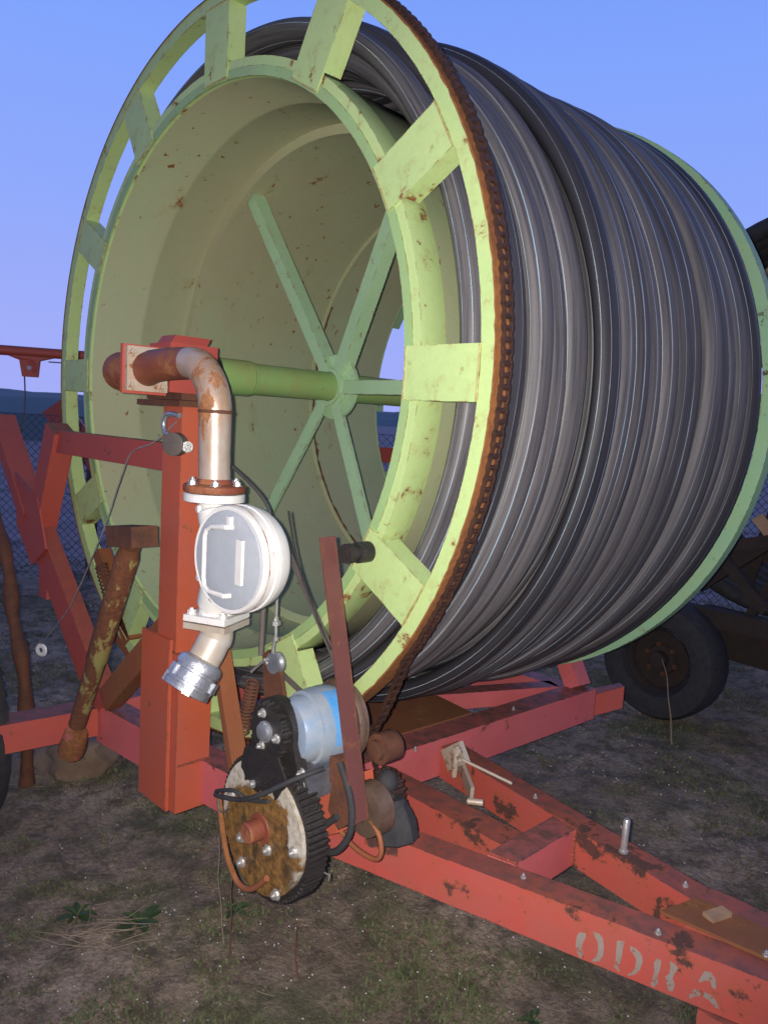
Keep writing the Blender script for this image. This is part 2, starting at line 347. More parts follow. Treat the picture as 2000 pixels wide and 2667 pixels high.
def hexbolt(bm,c,d,r=.009,h=.008):
    c=Vector(c); d,a,b_=axes(d)
    lathe(bm,c-d*.001,d,[(0,r*1.35),(.002,r*1.35)],16)
    pts=[c+d*.001+(a*math.cos(k*PI/3+.3)+b_*math.sin(k*PI/3+.3))*r for k in range(6)]
    prism(bm,pts,d*h); lathe(bm,c+d*(h+.001),d,[(0,r*.5),(.004,r*.5),(.005,r*.42)],10)
ZC=1.7222
def pol(r,deg,y): return Vector((r*math.cos(R(deg)),y,ZC+r*math.sin(R(deg))))
YA=Vector((0,1,0))

# ================================================================== SETTING
# ground: one sheet, fine near the camera, out to the horizon
def gh(x,y):
    d=math.hypot(x-.5,y-.5)
    a=noise.noise(Vector((x*1.1,y*1.1,0)))*.035+noise.noise(Vector((x*4.3,y*4.3,3)))*.014+noise.noise(Vector((x*13,y*13,7)))*.010+noise.noise(Vector((x*29,y*29,7)))*.005
    return (a-.01)*(1 if d<9 else max(0,1-(d-9)/10))
def axis_(lo,hi,st,far):
    a=[]; v=lo
    while v<hi: a.append(v); v+=st
    L=[];s=st;v=lo
    while v>-far: s*=1.22; v-=s; L.append(v)
    v=a[-1]; s=st; H=[]
    while v<far: s*=1.22; v+=s; H.append(v)
    return L[::-1]+a+H
bm=nb(); xs=axis_(-4.2,3.0,.026,1500); ys=axis_(-2.1,5.0,.026,1500)
G=[[bm.verts.new((x,y,gh(x,y))) for x in xs] for y in ys]
for j in range(len(ys)-1):
    for i in range(len(xs)-1): bm.faces.new((G[j][i],G[j][i+1],G[j+1][i+1],G[j+1][i]))
o=link('ground',bm,'dirt',origin=(0,0,0)); o['kind']='structure'
# low far hills all along the horizon the photo sees
def hills(name,dist,base_h,var,a0,a1,n,mat,seed,depth):
    bm=nb(); rows=[]
    for k in range(n+1):
        a=R(a0+(a1-a0)*k/n); dx,dy=math.cos(a),math.sin(a)
        h=base_h+var*noise.noise(Vector((k*.07,seed,0)))+var*.35*noise.noise(Vector((k*.4,seed,2)))+var*.12*noise.noise(Vector((k*1.7,seed,5)))
        rows.append([bm.verts.new((CAM.x+dx*(dist+q*depth),CAM.y+dy*(dist+q*depth),z)) for q,z in((0,-1),(.12,h*.55),(.35,h*.9),(.6,h),(1,-1))])
    for A,B in zip(rows,rows[1:]):
        for i in range(4): bm.faces.new((A[i],B[i],B[i+1],A[i+1]))
    o=link(name,bm,mat,origin=(0,0,0)); o['kind']='structure'; return o
hills('hills',420,9.5,5,60,240,240,'hill',3.3,260)
hills('hills',36,2.05,.10,146,230,90,'hill',8.1,12)

# ================================================================== THE MACHINE
mach=empty('hose_reel_trailer',(0.3,0.8,0),'large hose reel with pale green drum full of black striped hose on a red frame','hose reel')
# --- near gear ring (square rim), its chain bed and chain
bm=nb(); lathe(bm,(0,0,ZC),YA,[(0,1.108),(0,1.148),(.052,1.148),(.052,1.108)],192,closed=True)
bev(bm,.0025,1); ring=link('reel_rim',bm,'ringgreen',mach,(0,0,ZC))
bm=nb()
# rusty bed strip: outer face of the rim, ragged edges
n=360
for k in range(n):
    a=360*k/n; a2=360*(k+1)/n
    def rw(q): return .003+.004*noise.noise(Vector((q*.9,3,1)))
    y0,y1=-.0025,.0535
    vs=[bm.verts.new(pol(rr,ang,yy)) for ang,rr,yy in((a,1.143+rw(a),y0),(a,1.1505,y0),(a,1.1505,y1),(a2,1.143+rw(a2 if k<n-1 else 0),y0),(a2,1.1505,y0),(a2,1.1505,y1))]
    bm.faces.new((vs[0],vs[1],vs[4],vs[3])); bm.faces.new((vs[1],vs[2],vs[5],vs[4]))
bmesh.ops.remove_doubles(bm,verts=bm.verts,dist=.0004)
link('rust_strip',bm,'rustrim',ring,(0,0,ZC))
# chain: rim run from lower right over the top, down to the idler and drive
def chain_mesh(path_pts,nrm,pitch=.0254):
    bm=nb(); L=0; pts=[Vector(p) for p in path_pts]; seg=[0]
    for a,b_ in zip(pts,pts[1:]): seg.append(seg[-1]+(b_-a).length)
    tot=seg[-1]; nl=int(tot/pitch)
    def at(s):
        import bisect
        i=min(max(bisect.bisect(seg,s)-1,0),len(pts)-2); t=(s-seg[i])/(seg[i+1]-seg[i]); return pts[i].lerp(pts[i+1],t)
    P=[at(i*pitch) for i in range(nl+1)]
    for i in range(nl):
        p,q=P[i],P[i+1]; d=(q-p).normalized(); u=d.cross(YA).normalized(); wd=.0100 if i%2 else .0125
        for sy in(-1,1):
            c0=p+YA*sy*wd; pts8=[]
            for e,(t,hh) in enumerate(((-.30,.0),(-.18,.0055),(.1,.0066),(.5,.0046),(.9,.0066),(1.18,.0055),(1.30,0))): pts8.append((t,hh))
            poly=[c0+d*pitch*t+u*hh for t,hh in pts8]+[c0+d*pitch*t-u*hh for t,hh in pts8[-2:0:-1]]
            prism(bm,poly,YA*sy*.003)
        lathe(bm,p-YA*.0085,YA,[(0,.0062),(.017,.0062)],8)
        lathe(bm,p-YA*.017,YA,[(0,.0032),(.034,.0032)],6)
    return bm
path=[pol(1.1585,a,.027) for a in [x*1.0 for x in range(-36,291)]][::-1]
tail=[pol(1.1585,-38,.03),Vector((.872,.04,.925)),Vector((.835,.04,.845)),Vector((.80,.04,.79)),Vector((.815,.04,.735)),Vector((.845,.04,.69)),Vector((.86,.04,.64))]
link('drive_chain',chain_mesh(path+tail,None),'chain',ring,(0,0,ZC))
# --- twelve box spokes between drum lip and rim
for k in range(12):
    a=30*k; bm=nb(); c,s_=math.cos(R(a)),math.sin(R(a)); rad=Vector((c,0,s_)); tan=Vector((-s_,0,c))
    w2=.064; C=Vector((0,0,ZC))
    # channel: front plate and two side flanges, lying over the lip ring
    p=[C+rad*.882-tan*w2,C+rad*1.106-tan*w2,C+rad*1.106+tan*w2,C+rad*.882+tan*w2]
    prism(bm,[q-YA*.005 for q in p],YA*.006)
    for sg in(-1,1):
        e=[C+rad*.934+tan*sg*w2,C+rad*1.106+tan*sg*w2,C+rad*1.106+tan*sg*(w2-.005),C+rad*.934+tan*sg*(w2-.005)]
        prism(bm,[q+YA*.0012 for q in e],YA*.055)
    bev(bm,.0015,1); sp=link('spoke',bm,'ringgreen',mach,C+rad*1.0)
    for rr_ in(.884,1.107):
        bm=nb(); P_=[C+rad*(rr_+.0015*noise.noise(Vector((k*3.1,q*.7,rr_*9))))+tan*(-w2+2*w2*q/14)-YA*.0045 for q in range(15)]
        tube(bm,P_,[.0028+.0016*noise.noise(Vector((k*5,q*1.3,rr_))) for q in range(15)],6); link('weld_bead',bm,'rustweld',sp)
# --- drum: open barrel with lip, inner step rings and flared front
bm=nb()
prof=[(0,.930),(0,.878),(.012,.875),(.19,.872),(.20,.867),(.215,.867),(.222,.870),(.40,.866),(.405,.835),(.425,.835),(.43,.850),(1.10,.846),(1.105,.833),(1.12,.833),(1.125,.846),(1.55,.842),(1.552,.838),(1.553,.93),(1.546,.93),(1.54,.90),(.10,.92),(.07,.932)]
lathe(bm,(0,0,ZC),YA,prof,160,closed=True)
drum=link('drum',bm,['drum','ringgreen'],mach,(0,0,ZC),angle=32)
for f in drum.data.polygons:
    r=math.hypot(f.center.x,f.center.z)
    if f.center.y<.095 and (r>.877 or f.center.y<.02): f.material_index=1
# rusty weld seams inside the drum
for yy,rr,a0,a1 in((1.115,.832,150,262),(1.33,.843,140,255)):
    bm=nb(); pts=[pol(rr-.001+.002*noise.noise(Vector((a*.21,yy,0))),a,yy+.012*noise.noise(Vector((a*.13,1,yy)))) for a in [a0+(a1-a0)*k/140 for k in range(141)]]
    tube(bm,pts,[max(.001,.004+.006*noise.noise(Vector((k*.33,yy,2)))) for k in range(141)],6); link('weld_seam',bm,'rust',drum)
# front lip: inner angle ring pieces with weld gap
bm=nb(); lathe(bm,(0,0,ZC),YA,[(-.002,.877),(-.002,.905),(.006,.905),(.006,.877)],160,closed=True); link('lip_ring',bm,'green',drum,(0,0,ZC))
# --- hub with six arms and the axle
HUB=Vector((0,.525,ZC))
for k in range(6):
    a=60*k+ (2 if k in(2,) else 0); c,s_=math.cos(R(a)),math.sin(R(a)); tan=Vector((-s_,0,c)); rad=Vector((c,0,s_))
    p0=HUB+rad*.055-YA*.012; p1=pol(.846,a,.44); d=(p1-p0).normalized(); nrm=d.cross(tan).normalized()
    if nrm.y>0: nrm=-nrm
    bm=nb()
    # angle iron: front web and a side leg pointing back
    q=[p0-tan*.026,p1-tan*.026,p1+tan*.022,p0+tan*.022]; prism(bm,q,-nrm*.006)
    q=[p0-tan*.026-nrm*.006,p1-tan*.026-nrm*.006,p1-tan*.020-nrm*.006,p0-tan*.020-nrm*.006]; prism(bm,q,-nrm*.05)
    bev(bm,.0012,1); link('drum_arm',bm,'armgreen',mach)
bm=nb(); lathe(bm,HUB+YA*.012,YA,[(0,.055),(0,.118),(.012,.118),(.012,.055)],48,closed=True); bev(bm,.001,1)
hub=link('hub_plate',bm,'armgreen',mach)
bm=nb()
lathe(bm,(0,0,ZC),YA,[(-.02,.040),(.02,.055),(.06,.0585),(.15,.0585),(.155,.0545),(.165,.0545),(.168,.052),(1.62,.052)],40); axle=link('axle',bm,'axle',mach,(0,0,ZC))
bm=nb(); lathe(bm,(0,0,ZC),YA,[(.505,.053),(.505,.068),(.535,.068),(.535,.053)],40,closed=True); link('collar',bm,'armgreen',axle)
# --- far flange ring with its spokes
bm=nb(); lathe(bm,(0,0,ZC),YA,[(1.520,1.15),(1.520,1.197),(1.578,1.197),(1.578,1.15)],192,closed=True); bev(bm,.003,1)
far=link('far_rim',bm,'fargreen',mach,(0,0,ZC))
bm=nb(); lathe(bm,(0,0,ZC),YA,[(1.554,.842),(1.554,.93),(1.561,.93),(1.561,.842)],120,closed=True); link('far_lip',bm,'fargreen',mach,(0,0,ZC))
for k in range(12):
    a=30*k; rad=Vector((math.cos(R(a)),0,math.sin(R(a)))); bm=nb(); C=Vector((0,1.604,ZC))
    beam(bm,C+rad*.86,C+rad*1.16,.05,.12,up=Vector((-rad.z,0,rad.x))); bev(bm,.002,1); link('far_spoke',bm,'fargreen',mach)
# far hub arms
for k in range(6):
    a=60*k+30; rad=Vector((math.cos(R(a)),0,math.sin(R(a))))
    if not (-45<((a+180)%360)-180<150): continue
# --- hose wound on the drum: layers of one pipe, outer ones visible
def env(y):
    P=[(.06,1.03),(.12,1.055),(.20,1.085),(.30,1.10),(.40,1.103),(.44,1.11),(.47,1.155),(.58,1.160),(.66,1.160),(.80,1.168),(1.0,1.17),(1.2,1.178),(1.4,1.190),(1.55,1.194)]
    if y<=P[0][0]: return P[0][1]
    for (a,b_),(c,d) in zip(P,P[1:]):
        if y<=c: t=(y-a)/(c-a); return b_+(d-b_)*t
    return P[-1][1]
def helix(bm,turns,r_t,seg,phase,uvl,twist=.23,v0=0):
    """turns = list of (y, centre radius) per winding; consecutive windings are joined"""
    dl=bm.verts.layers.float.new('dust'); rw_=random.Random(len(turns)*7+int(v0*10)); DU=[rw_.choice((.2,.5,.7,.9,1,1)) for _ in turns]
    if len(turns)>10: DU[5]=.12; DU[4]=1; DU[0]=.8; DU[1]=.3
    n=168; rings=[]; us=[]; tot=0; T=len(turns)
    for i in range(n*(T-1)+1):
        f=i/n; k=min(int(f),T-2); t=f-k
        # stay on a winding for most of the turn, cross over near the underside
        t=min(1,max(0,(t-.0)/1.0)); ts=t
        y=turns[k][0]+(turns[k+1][0]-turns[k][0])*ts; rc=turns[k][1]+(turns[k+1][1]-turns[k][1])*ts
        a=phase+2*PI*f
        rc+=.011*noise.noise(Vector((math.cos(a)*1.3,math.sin(a)*1.3,k*.9+t))); y+=.012*noise.noise(Vector((math.cos(a)*1.1,math.sin(a)*1.1,40+k*1.3+t)))
        if y<.42: rc+=.050*max(0,math.cos(a-R(132)))*min(1,max(0,(.42-y)/.2))
        rd=Vector((math.cos(a),0,math.sin(a))); c=Vector((0,0,ZC))+rd*rc+YA*y
        ov=noise.noise(Vector((math.cos(a)*1.7,math.sin(a)*1.7,9+k+t)))
        rings.append([bm.verts.new(c+(rd*math.cos(2*PI*q/seg)*(.70+.07*ov)-YA*math.sin(2*PI*q/seg)*(1.06-.05*ov))*r_t) for q in range(seg)])
        for v_ in rings[-1]: v_[dl]=DU[k]+(DU[k+1]-DU[k])*max(0,(t-.8)*5)
        us.append(tot); tot+=2*PI*rc/n
    for i in range(len(rings)-1):
        A,B=rings[i],rings[i+1]
        for q in range(seg):
            q2=(q+1)%seg; f=bm.faces.new((A[q],A[q2],B[q2],B[q]))
            vals=((us[i],q),(us[i],q+1),(us[i+1],q+1),(us[i+1],q))
            for lp,(u,qq) in zip(f.loops,vals): lp[uvl].uv=(u,qq/seg+u*twist/7+v0+noise.noise(Vector((u*.25,v0*9,0)))*.12)
    bm.faces.new(rings[0][::-1]); bm.faces.new(rings[-1])
RT_=.044
ys_=[.098,.182,.264,.345,.418]; y=.498
while y<1.50: ys_.append(y); y+=.0815
wob=random.Random(21); turns=[]
for i,yy in enumerate(ys_):
    dr=wob.uniform(-.008,.006)+ (.012 if i%5==2 else 0)
    if i==4: dr=-.012
    if i in(5,6): dr=.004
    turns.append((yy+(wob.uniform(-.009,.009) if i>5 else 0),env(yy)-RT_+dr))
bm=nb(); uvl=bm.loops.layers.uv.new('UVMap'); helix(bm,turns,RT_,20,-1.4,uvl)
hose=link('hose',bm,'hose',mach,(0,0,ZC),angle=80)
t2=[(yy+.045,env(yy+.04)-RT_-.075) for yy in ys_[1:-1]]
bm=nb(); uvl=bm.loops.layers.uv.new('UVMap'); helix(bm,t2,RT_,14,.6,uvl,v0=.3); link('hose_under_layer',bm,'hose',hose,(0,0,ZC),angle=80)
bm=nb(); uvl=bm.loops.layers.uv.new('UVMap'); helix(bm,[(.125,.972),(.212,.972),(.30,.972),(.39,.972)],RT_,14,2.0,uvl,v0=.55); link('hose_first_layer',bm,'hose',hose,(0,0,ZC),angle=80)
# --- frame
def part(name,mat,fn,parent=mach,bv=.003,origin=None,label=None,seg=2):
    bm=nb(); fn(bm)
    if bv: bev(bm,bv,seg)
    return link(name,bm,mat,parent,origin,label=label)
def hollow_end(bm,c,n_,w_,h_): pass
part('main_post','orange',lambda b:box(b,(.005,-.152,.86),(.115,-.045,1.615)),bv=.007,label='upright orange box post carrying the rotary joint')
part('post_foot','orange',lambda b:(box(b,(-.075,-.165,.345),(.105,-.155,.90)),box(b,(-.0,-.153,.347),(.14,-.035,.858))),bv=.004)
part('post_rib','orange',lambda b:box(b,(.100,-.1685,.36),(.106,-.1655,.87)),bv=0)
part('side_beam','red',lambda b:(beam(b,(-.50,-.074,.43),(.47,.013,.43),.09,.14),),bv=.006)
def crossb(b):
    prism(b,[(.352,-.02,.361),(.456,-.02,.361),(.537,1.665,.361),(.433,1.665,.361)],(0,0,.138))
cb=part('front_cross_beam','red',crossb,bv=.006,label='front cross beam in faded pinkish red paint')
part('far_side_beam','red',lambda b:beam(b,(-.62,1.60,.43),(.42,1.60,.43),.09,.13),bv=.006)
part('rear_cross_beam','red',lambda b:beam(b,(-.55,-.03,.43),(-.55,1.62,.43),.10,.132),bv=.006)
part('outrigger_beam','kred',lambda b:beam(b,(-.52,-.12,.445),(-.57,-.47,.44),.11,.105),bv=.006)
def nbm(b):
    p=[(.46,.0138,.3605),(1.92,.3832,.3605),(1.90,.462,.3605),(.46,.0976,.3605)]; prism(b,p,(0,0,.12))
drawbar=part('drawbar_beam','drawbar',nbm,bv=.006,label='near drawbar beam with stencilled pale letters on flaking red paint')
part('drawbar_beam','drawbar',lambda b:prism(b,[(.50,.688,.361),(1.50,.50,.361),(1.50,.585,.361),(.50,.775,.361)],(0,0,.112)),bv=.006,label='far drawbar beam, rust red with orange patches')
part('drawbar_tie','red',lambda b:prism(b,[(1.035,.268,.364),(1.118,.285,.364),(1.118,.568,.364),(1.035,.585,.364)],(0,0,.112)),bv=.005)
part('tongue_tube','drawbar',lambda b:prism(b,[(.50,.345,.362),(1.034,.345,.362),(1.034,.445,.362),(.50,.445,.362)],(0,0,.104)),bv=.005,label='short inner tube of the drawbar smeared with old grease')
# hitch end: gusset plate and box where the two beams meet
part('hitch_gusset','deck',lambda b:prism(b,[(1.47,.37,.4835),(1.93,.42,.4835),(1.97,.52,.4835),(1.505,.495,.4835)],(0,0,.008)),bv=.001,label='rusty gusset plate bridging the drawbar beams')
part('hitch_box','drawbar',lambda b:prism(b,[(1.502,.44,.30),(2.2,.47,.30),(2.2,.60,.30),(1.502,.587,.30)],(0,0,.178)),bv=.006)
part('jack_bracket','drawbar',lambda b:box(b,(1.605,.300,.12),(1.76,.40,.358)),bv=.004,label='orange red jack bracket under the drawbar')
part('lamp_bracket','wood',lambda b:beam(b,(1.56,.425,.496),(1.58,.485,.497),.030,.012),bv=.004,label='broken orange lamp block on the hitch plate')
bm=nb(); lathe(bm,(1.268,.568,.474),(.02,.0,1),[(0,.013),(.006,.013),(.007,.0095),(.092,.0095),(.096,.007)],20); link('hitch_pin',bm,'bolt',mach)
for p in((1.50,.300,.4805),(1.452,.548,.4735),(1.17,.24,.4805),(.93,.64,.4735),(.70,.12,.4805),(1.70,.40,.4915),(.50,.55,.499),(.47,1.15,.499)):
    bm=nb(); hexbolt(bm,p,(0,0,1),.006,.006); link('bolt',bm,'bolt',mach)
def weld(a,b_,seed,par=mach):
    a=Vector(a);b_=Vector(b_); bm=nb(); n=22
    tube(bm,[a.lerp(b_,q/n)+Vector((noise.noise(Vector((seed,q*.8,0))),noise.noise(Vector((seed,q*.8,3))),noise.noise(Vector((seed,q*.8,6)))))*.002 for q in range(n+1)],[.0040+.0022*noise.noise(Vector((seed*3,q*1.1,1))) for q in range(n+1)],7)
    link('weld_bead',bm,'redweld',par)
weld((.463,.012,.482),(.465,.098,.482),1); weld((.460,.012,.365),(.460,.012,.480),2)
weld((1.035,.266,.477),(1.118,.284,.477),3); weld((1.118,.286,.37),(1.118,.286,.475),4); weld((1.119,.566,.37),(1.119,.566,.475),5); weld((1.035,.584,.477),(1.118,.567,.477),6)
weld((.536,1.666,.365),(.536,1.666,.498),7); weld((.500,.345,.467),(.500,.445,.467),8); weld((.500,.690,.473),(.505,.774,.473),9)
weld((.141,-.034,.503),(.141,-.150,.503),10); weld((.004,-.153,.862),(.115,-.153,.862),11); weld((.004,-.126,1.412),(.004,-.126,1.498),12)
# stencilled letters on the near beam
GL={'o1':[(1.34,.426),(1.355,.429),(1.355,.418),(1.35,.402),(1.35,.384),(1.355,.372),(1.354,.362),(1.345,.364),(1.338,.375),(1.334,.391),(1.335,.413)],
'o2':[(1.371,.439),(1.384,.441),(1.394,.432),(1.398,.412),(1.398,.391),(1.39,.373),(1.379,.366),(1.373,.369),(1.383,.381),(1.386,.4),(1.383,.419),(1.375,.43)],
'd1':[(1.425,.441),(1.441,.445),(1.439,.423),(1.438,.402),(1.436,.384),(1.432,.375),(1.44,.37),(1.433,.368),(1.424,.375),(1.426,.396),(1.425,.417)],
'd2':[(1.454,.44),(1.468,.439),(1.479,.431),(1.484,.416),(1.48,.393),(1.471,.377),(1.456,.367),(1.454,.37),(1.464,.379),(1.469,.395),(1.47,.413),(1.463,.424),(1.455,.43)],
'r1':[(1.513,.437),(1.522,.433),(1.521,.412),(1.518,.397),(1.52,.378),(1.511,.363),(1.505,.367),(1.507,.385),(1.51,.404),(1.507,.423)],
'r2':[(1.539,.441),(1.549,.439),(1.557,.432),(1.551,.416),(1.548,.404),(1.554,.39),(1.551,.372),(1.543,.371),(1.537,.386),(1.533,.4),(1.54,.411),(1.541,.424)],
'a1':[(1.609,.449),(1.623,.451),(1.632,.44),(1.635,.418),(1.627,.418),(1.622,.432),(1.611,.427),(1.602,.418),(1.6,.423),(1.605,.437)],
'a2':[(1.592,.398),(1.608,.402),(1.625,.4),(1.637,.393),(1.645,.377),(1.636,.376),(1.624,.387),(1.609,.39),(1.596,.383),(1.587,.372),(1.584,.377)]}
fn=Vector((.253,-1,0)).normalized()
def facep(x,z,off): return Vector((x,.0138+.253*(x-.46),z))+fn*off
for let in 'odra':
    bm=nb()
    for kk,pts in GL.items():
        if kk[0]==let: prism(bm,[facep(x,z,-.0005) for x,z in pts],fn*.0012)
    link('stencil_letter',bm,'letter',drawbar,smooth=False)
# far end upright and its small bracket
part('end_stub','drawbar',lambda b:prism(b,[(.47,1.667,.37),(.53,1.667,.37),(.60,1.80,.40),(.56,1.83,.40),(.50,1.80,.37)],(0,0,.10)),bv=.004,label='torn red end bracket beyond the cross beam')
part('far_strut','red',lambda b:beam(b,(.475,1.62,.50),(.15,1.66,1.05),.075,.09,up=(0,1,0)),bv=.005)
part('far_post','kred',lambda b:box(b,(-.06,1.63,.50),(.06,1.73,1.80)),bv=.006)
part('far_top_rail','kred',lambda b:beam(b,(-1.35,1.78,1.415),(-.06,1.70,1.44),.05,.085),bv=.004)
part('deck_plate','deck',lambda b:prism(b,[(.10,.10,.5),(.355,.10,.5),(.405,.97,.5),(.20,1.0,.5),(.10,.9,.5)],(0,0,.008)),bv=.001,label='brown rusty deck plate under the reel')
part('deck_brace','red',lambda b:beam(b,(-.30,.10,.46),(.38,1.58,.46),.08,.07),bv=.004)
# K frame behind the post (guide arm frame)
Yk=-.10
part('top_rail','kred',lambda b:beam(b,(-.90,Yk,1.455),(.004,Yk,1.455),.05,.088),bv=.004)
ck=part('corner_tube','kred',lambda b:beam(b,(-.90,Yk,1.505),(-1.11,Yk,1.05),.085,.10,up=(1,0,.3)),bv=.004)
part('diagonal_leg','kred',lambda b:(beam(b,(-1.56,Yk-.002,1.52),(-1.17,Yk-.002,1.12),.06,.10,up=(0,1,0)),beam(b,(-1.17,Yk+.001,1.13),(-.46,Yk+.001,.50),.062,.13,up=(.6,0,.8))),bv=.004)
part('gusset_plate','kred',lambda b:prism(b,[(-1.27,Yk-.045,1.30),(-1.02,Yk-.045,1.22),(-.93,Yk-.045,1.02),(-1.08,Yk-.045,.93),(-1.25,Yk-.045,1.08)],(0,.008,0)),bv=.002)
part('lower_brace','rustorange',lambda b:beam(b,(.004,Yk,.915),(-.43,Yk,.54),.06,.085),bv=.004)
part('hanging_bracket','kred',lambda b:(box(b,(-1.06,Yk-.02,.80),(-.98,Yk+.03,1.0)),),bv=.004)
part('latch_spring_mount','rustorange',lambda b:(beam(b,(-.78,.02,1.02),(-.50,.02,.72),.05,.06),beam(b,(-.72,.03,.75),(-.48,.03,.66),.04,.05)),bv=.003)
def coil(bm,a,b_,r,wire,turns):
    a=Vector(a);b_=Vector(b_);d,u,v_=axes(b_-a); L=(b_-a).length; n=turns*12
    tube(bm,[a+d*L*i/n+(u*math.cos(2*PI*i/12)+v_*math.sin(2*PI*i/12))*r for i in range(n+1)],wire,5)
bm=nb(); coil(bm,(-.70,-.02,.99),(-.56,-.02,.80),.022,.004,14); link('latch_spring',bm,'rust',mach)
# rusty support leg with T cap, leaning
leg=None
bm=nb(); P0=Vector((-.36,-.25,.50)); P1=Vector((.005,-.25,1.185))
lathe(bm,P0,P1-P0,[(0,.030),(.30,.031),(.31,.036),(.735,.036),(.76,.030),(.776,.030)],28); M['legp']=paint('flaking_yellow_leg',(.36,.34,.11),(.28,.24,.09),rust=.56,rscale=7,rough=.7,spots=1,drip=2,rustcol=((.10,.035,.018),(.20,.07,.03)),off=(.1,.2,.25))
leg=link('support_leg',bm,'legp',mach,P0,label='leaning rusty support leg with traces of yellow paint')
bm=nb(); beam(bm,(-.075,-.25,1.207),(.092,-.25,1.226),.085,.062); bev(bm,.008,2); link('leg_cap',bm,'rust',leg)
bm=nb(); lathe(bm,(-.425,-.245,.375),P1-P0,[(0,.044),(.03,.047),(.07,.043),(.095,.041),(.105,.037),(.105,.02)],14); bev(bm,.006,2,20); link('leg_socket',bm,'cuff',leg,label='chipped pinkish red cuff caked with mud')
# brown angle iron lever with its roller
lv=part('lever_bar','brownbar',lambda b:(beam(b,(.776,-.125,1.318),(.945,-.125,.67),.006,.048,up=(1,0,.2)),beam(b,(.799,-.150,1.322),(.968,-.150,.674),.045,.005,up=(1,0,.2))),bv=.001,label='long brown angle iron lever beside the motor')
bm=nb(); lathe(bm,(.835,-.09,1.285),YA,[(-.03,.008),(-.03,.024),(-.012,.024),(-.011,.020),(.006,.020),(.007,.026),(.045,.026),(.045,.008)],28,closed=False); link('roller',bm,'black',lv)
# orange channel and rust plate
part('slanted_channel','rustorange',lambda b:(beam(b,(.255,-.13,1.13),(.458,-.13,.56),.006,.10,up=(1,0,.2)),beam(b,(.308,-.155,1.13),(.511,-.155,.56),.05,.006,up=(1,0,.2))),bv=.0015)
tp=part('tensioner_plate','rust',lambda b:prism(b,[(.520,-.12,.955),(.545,-.12,.975),(.585,-.12,.965),(.60,-.12,.93),(.66,-.12,.74),(.55,-.12,.73)],(0,.01,0)),bv=.001)
bm=nb(); lathe(bm,(.585,-.135,.950),YA,[(0,.01),(0,.028),(.006,.028),(.012,.021),(.018,.028),(.024,.028),(.024,.01)],32); link('pulley',bm,'alu',tp)
bm=nb(); hexbolt(bm,(.56,-.121,.945),-YA,.011,.010); tube(bm,[(.50,-.14,.905),(.56,-.14,.955)],.004,8); link('bolt',bm,'bolt',tp)
# --- rotary joint housing and feed pipe
hs=part('rotary_joint','kred',lambda b:(box(b,(-.02,-.19,1.655),(.105,-.03,1.80)),prism(b,[(-.0,-.18,1.798),(.09,-.18,1.798),(.08,-.16,1.825),(0,-.16,1.825)],(0,.12,0))),bv=.014,seg=3,label='dark red rotary joint housing on top of the post')
part('joint_base','rust',lambda b:(box(b,(-.095,-.19,1.615),(.165,-.03,1.632)),box(b,(-.06,-.175,1.634),(.15,-.045,1.654))),bv=.002)
bm=nb(); lathe(bm,(0,-.03,ZC),YA,[(0,.062),(.03,.066),(.05,.066),(.052,.05)],36); link('seal_ring',bm,'black',hs)
bm=nb(); lathe(bm,(.06,-.255,1.72),YA,[(0,.055),(.06,.055)],28); link('joint_neck',bm,'elbowrust',hs)
# end elbow at the left, then square flanges
ec=Vector((.02,-.315,1.70))
bm=nb(); tube(bm,smooth_path([(.07,-.22,1.71),(.065,-.30,1.705),(.09,-.325,1.703),(.185,-.325,1.706)],8),[.052]*8+[.055]*8+[.05]*9,24); elb=link('inlet_elbow',bm,'elbowrust',mach)
def sqflange(c,nx,wid,th,mat,par,nm='flange',rnd=.012):
    c=Vector(c); d,a,b_=axes(nx); a=Vector((0,1,0)) if abs(d.y)<.7 else Vector((1,0,0)); a=(a-d*a.dot(d)).normalized(); b_=d.cross(a)
    bm=nb(); prism(bm,[c+a*wid*i+b_*wid*j for i,j in((-1,-1),(1,-1),(1,1),(-1,1))],d*th)
    bev(bm,rnd,3); o=link(nm,bm,mat,par)
    for i in(-1,1):
        for j in(-1,1):
            bm=nb(); hexbolt(bm,c+d*(th+.001)+a*wid*.74*i+b_*wid*.74*j,d,.0105,.009); link('bolt',bm,'bolt' if (i,j)==(1,1) else 'flange',o)
    return o
XA=Vector((1,0,.02)).normalized()
fp=part('inlet_plate','kred',lambda b:prism(b,[(.203,-.39,1.641),(.203,-.26,1.641),(.203,-.26,1.771),(.203,-.39,1.771)],(.012,0,0)),bv=.003,parent=elb)
pf=[(.15,-.325,1.706),(.25,-.322,1.714),(.36,-.318,1.722)]
arc=[]
for k in range(0,13):
    a=R(90*k/12); arc.append((.43+.125*math.sin(a),-.315,1.598+.125*math.cos(a)))
pf=[(.22,-.325,1.706),(.26,-.322,1.716),(.34,-.318,1.722)]+arc+[(.556,-.314,1.50),(.560,-.313,1.42)]
bm=nb(); tube(bm,pf,[.045,.044,.042]+[.040]*len(arc)+[.0385,.0385],32)
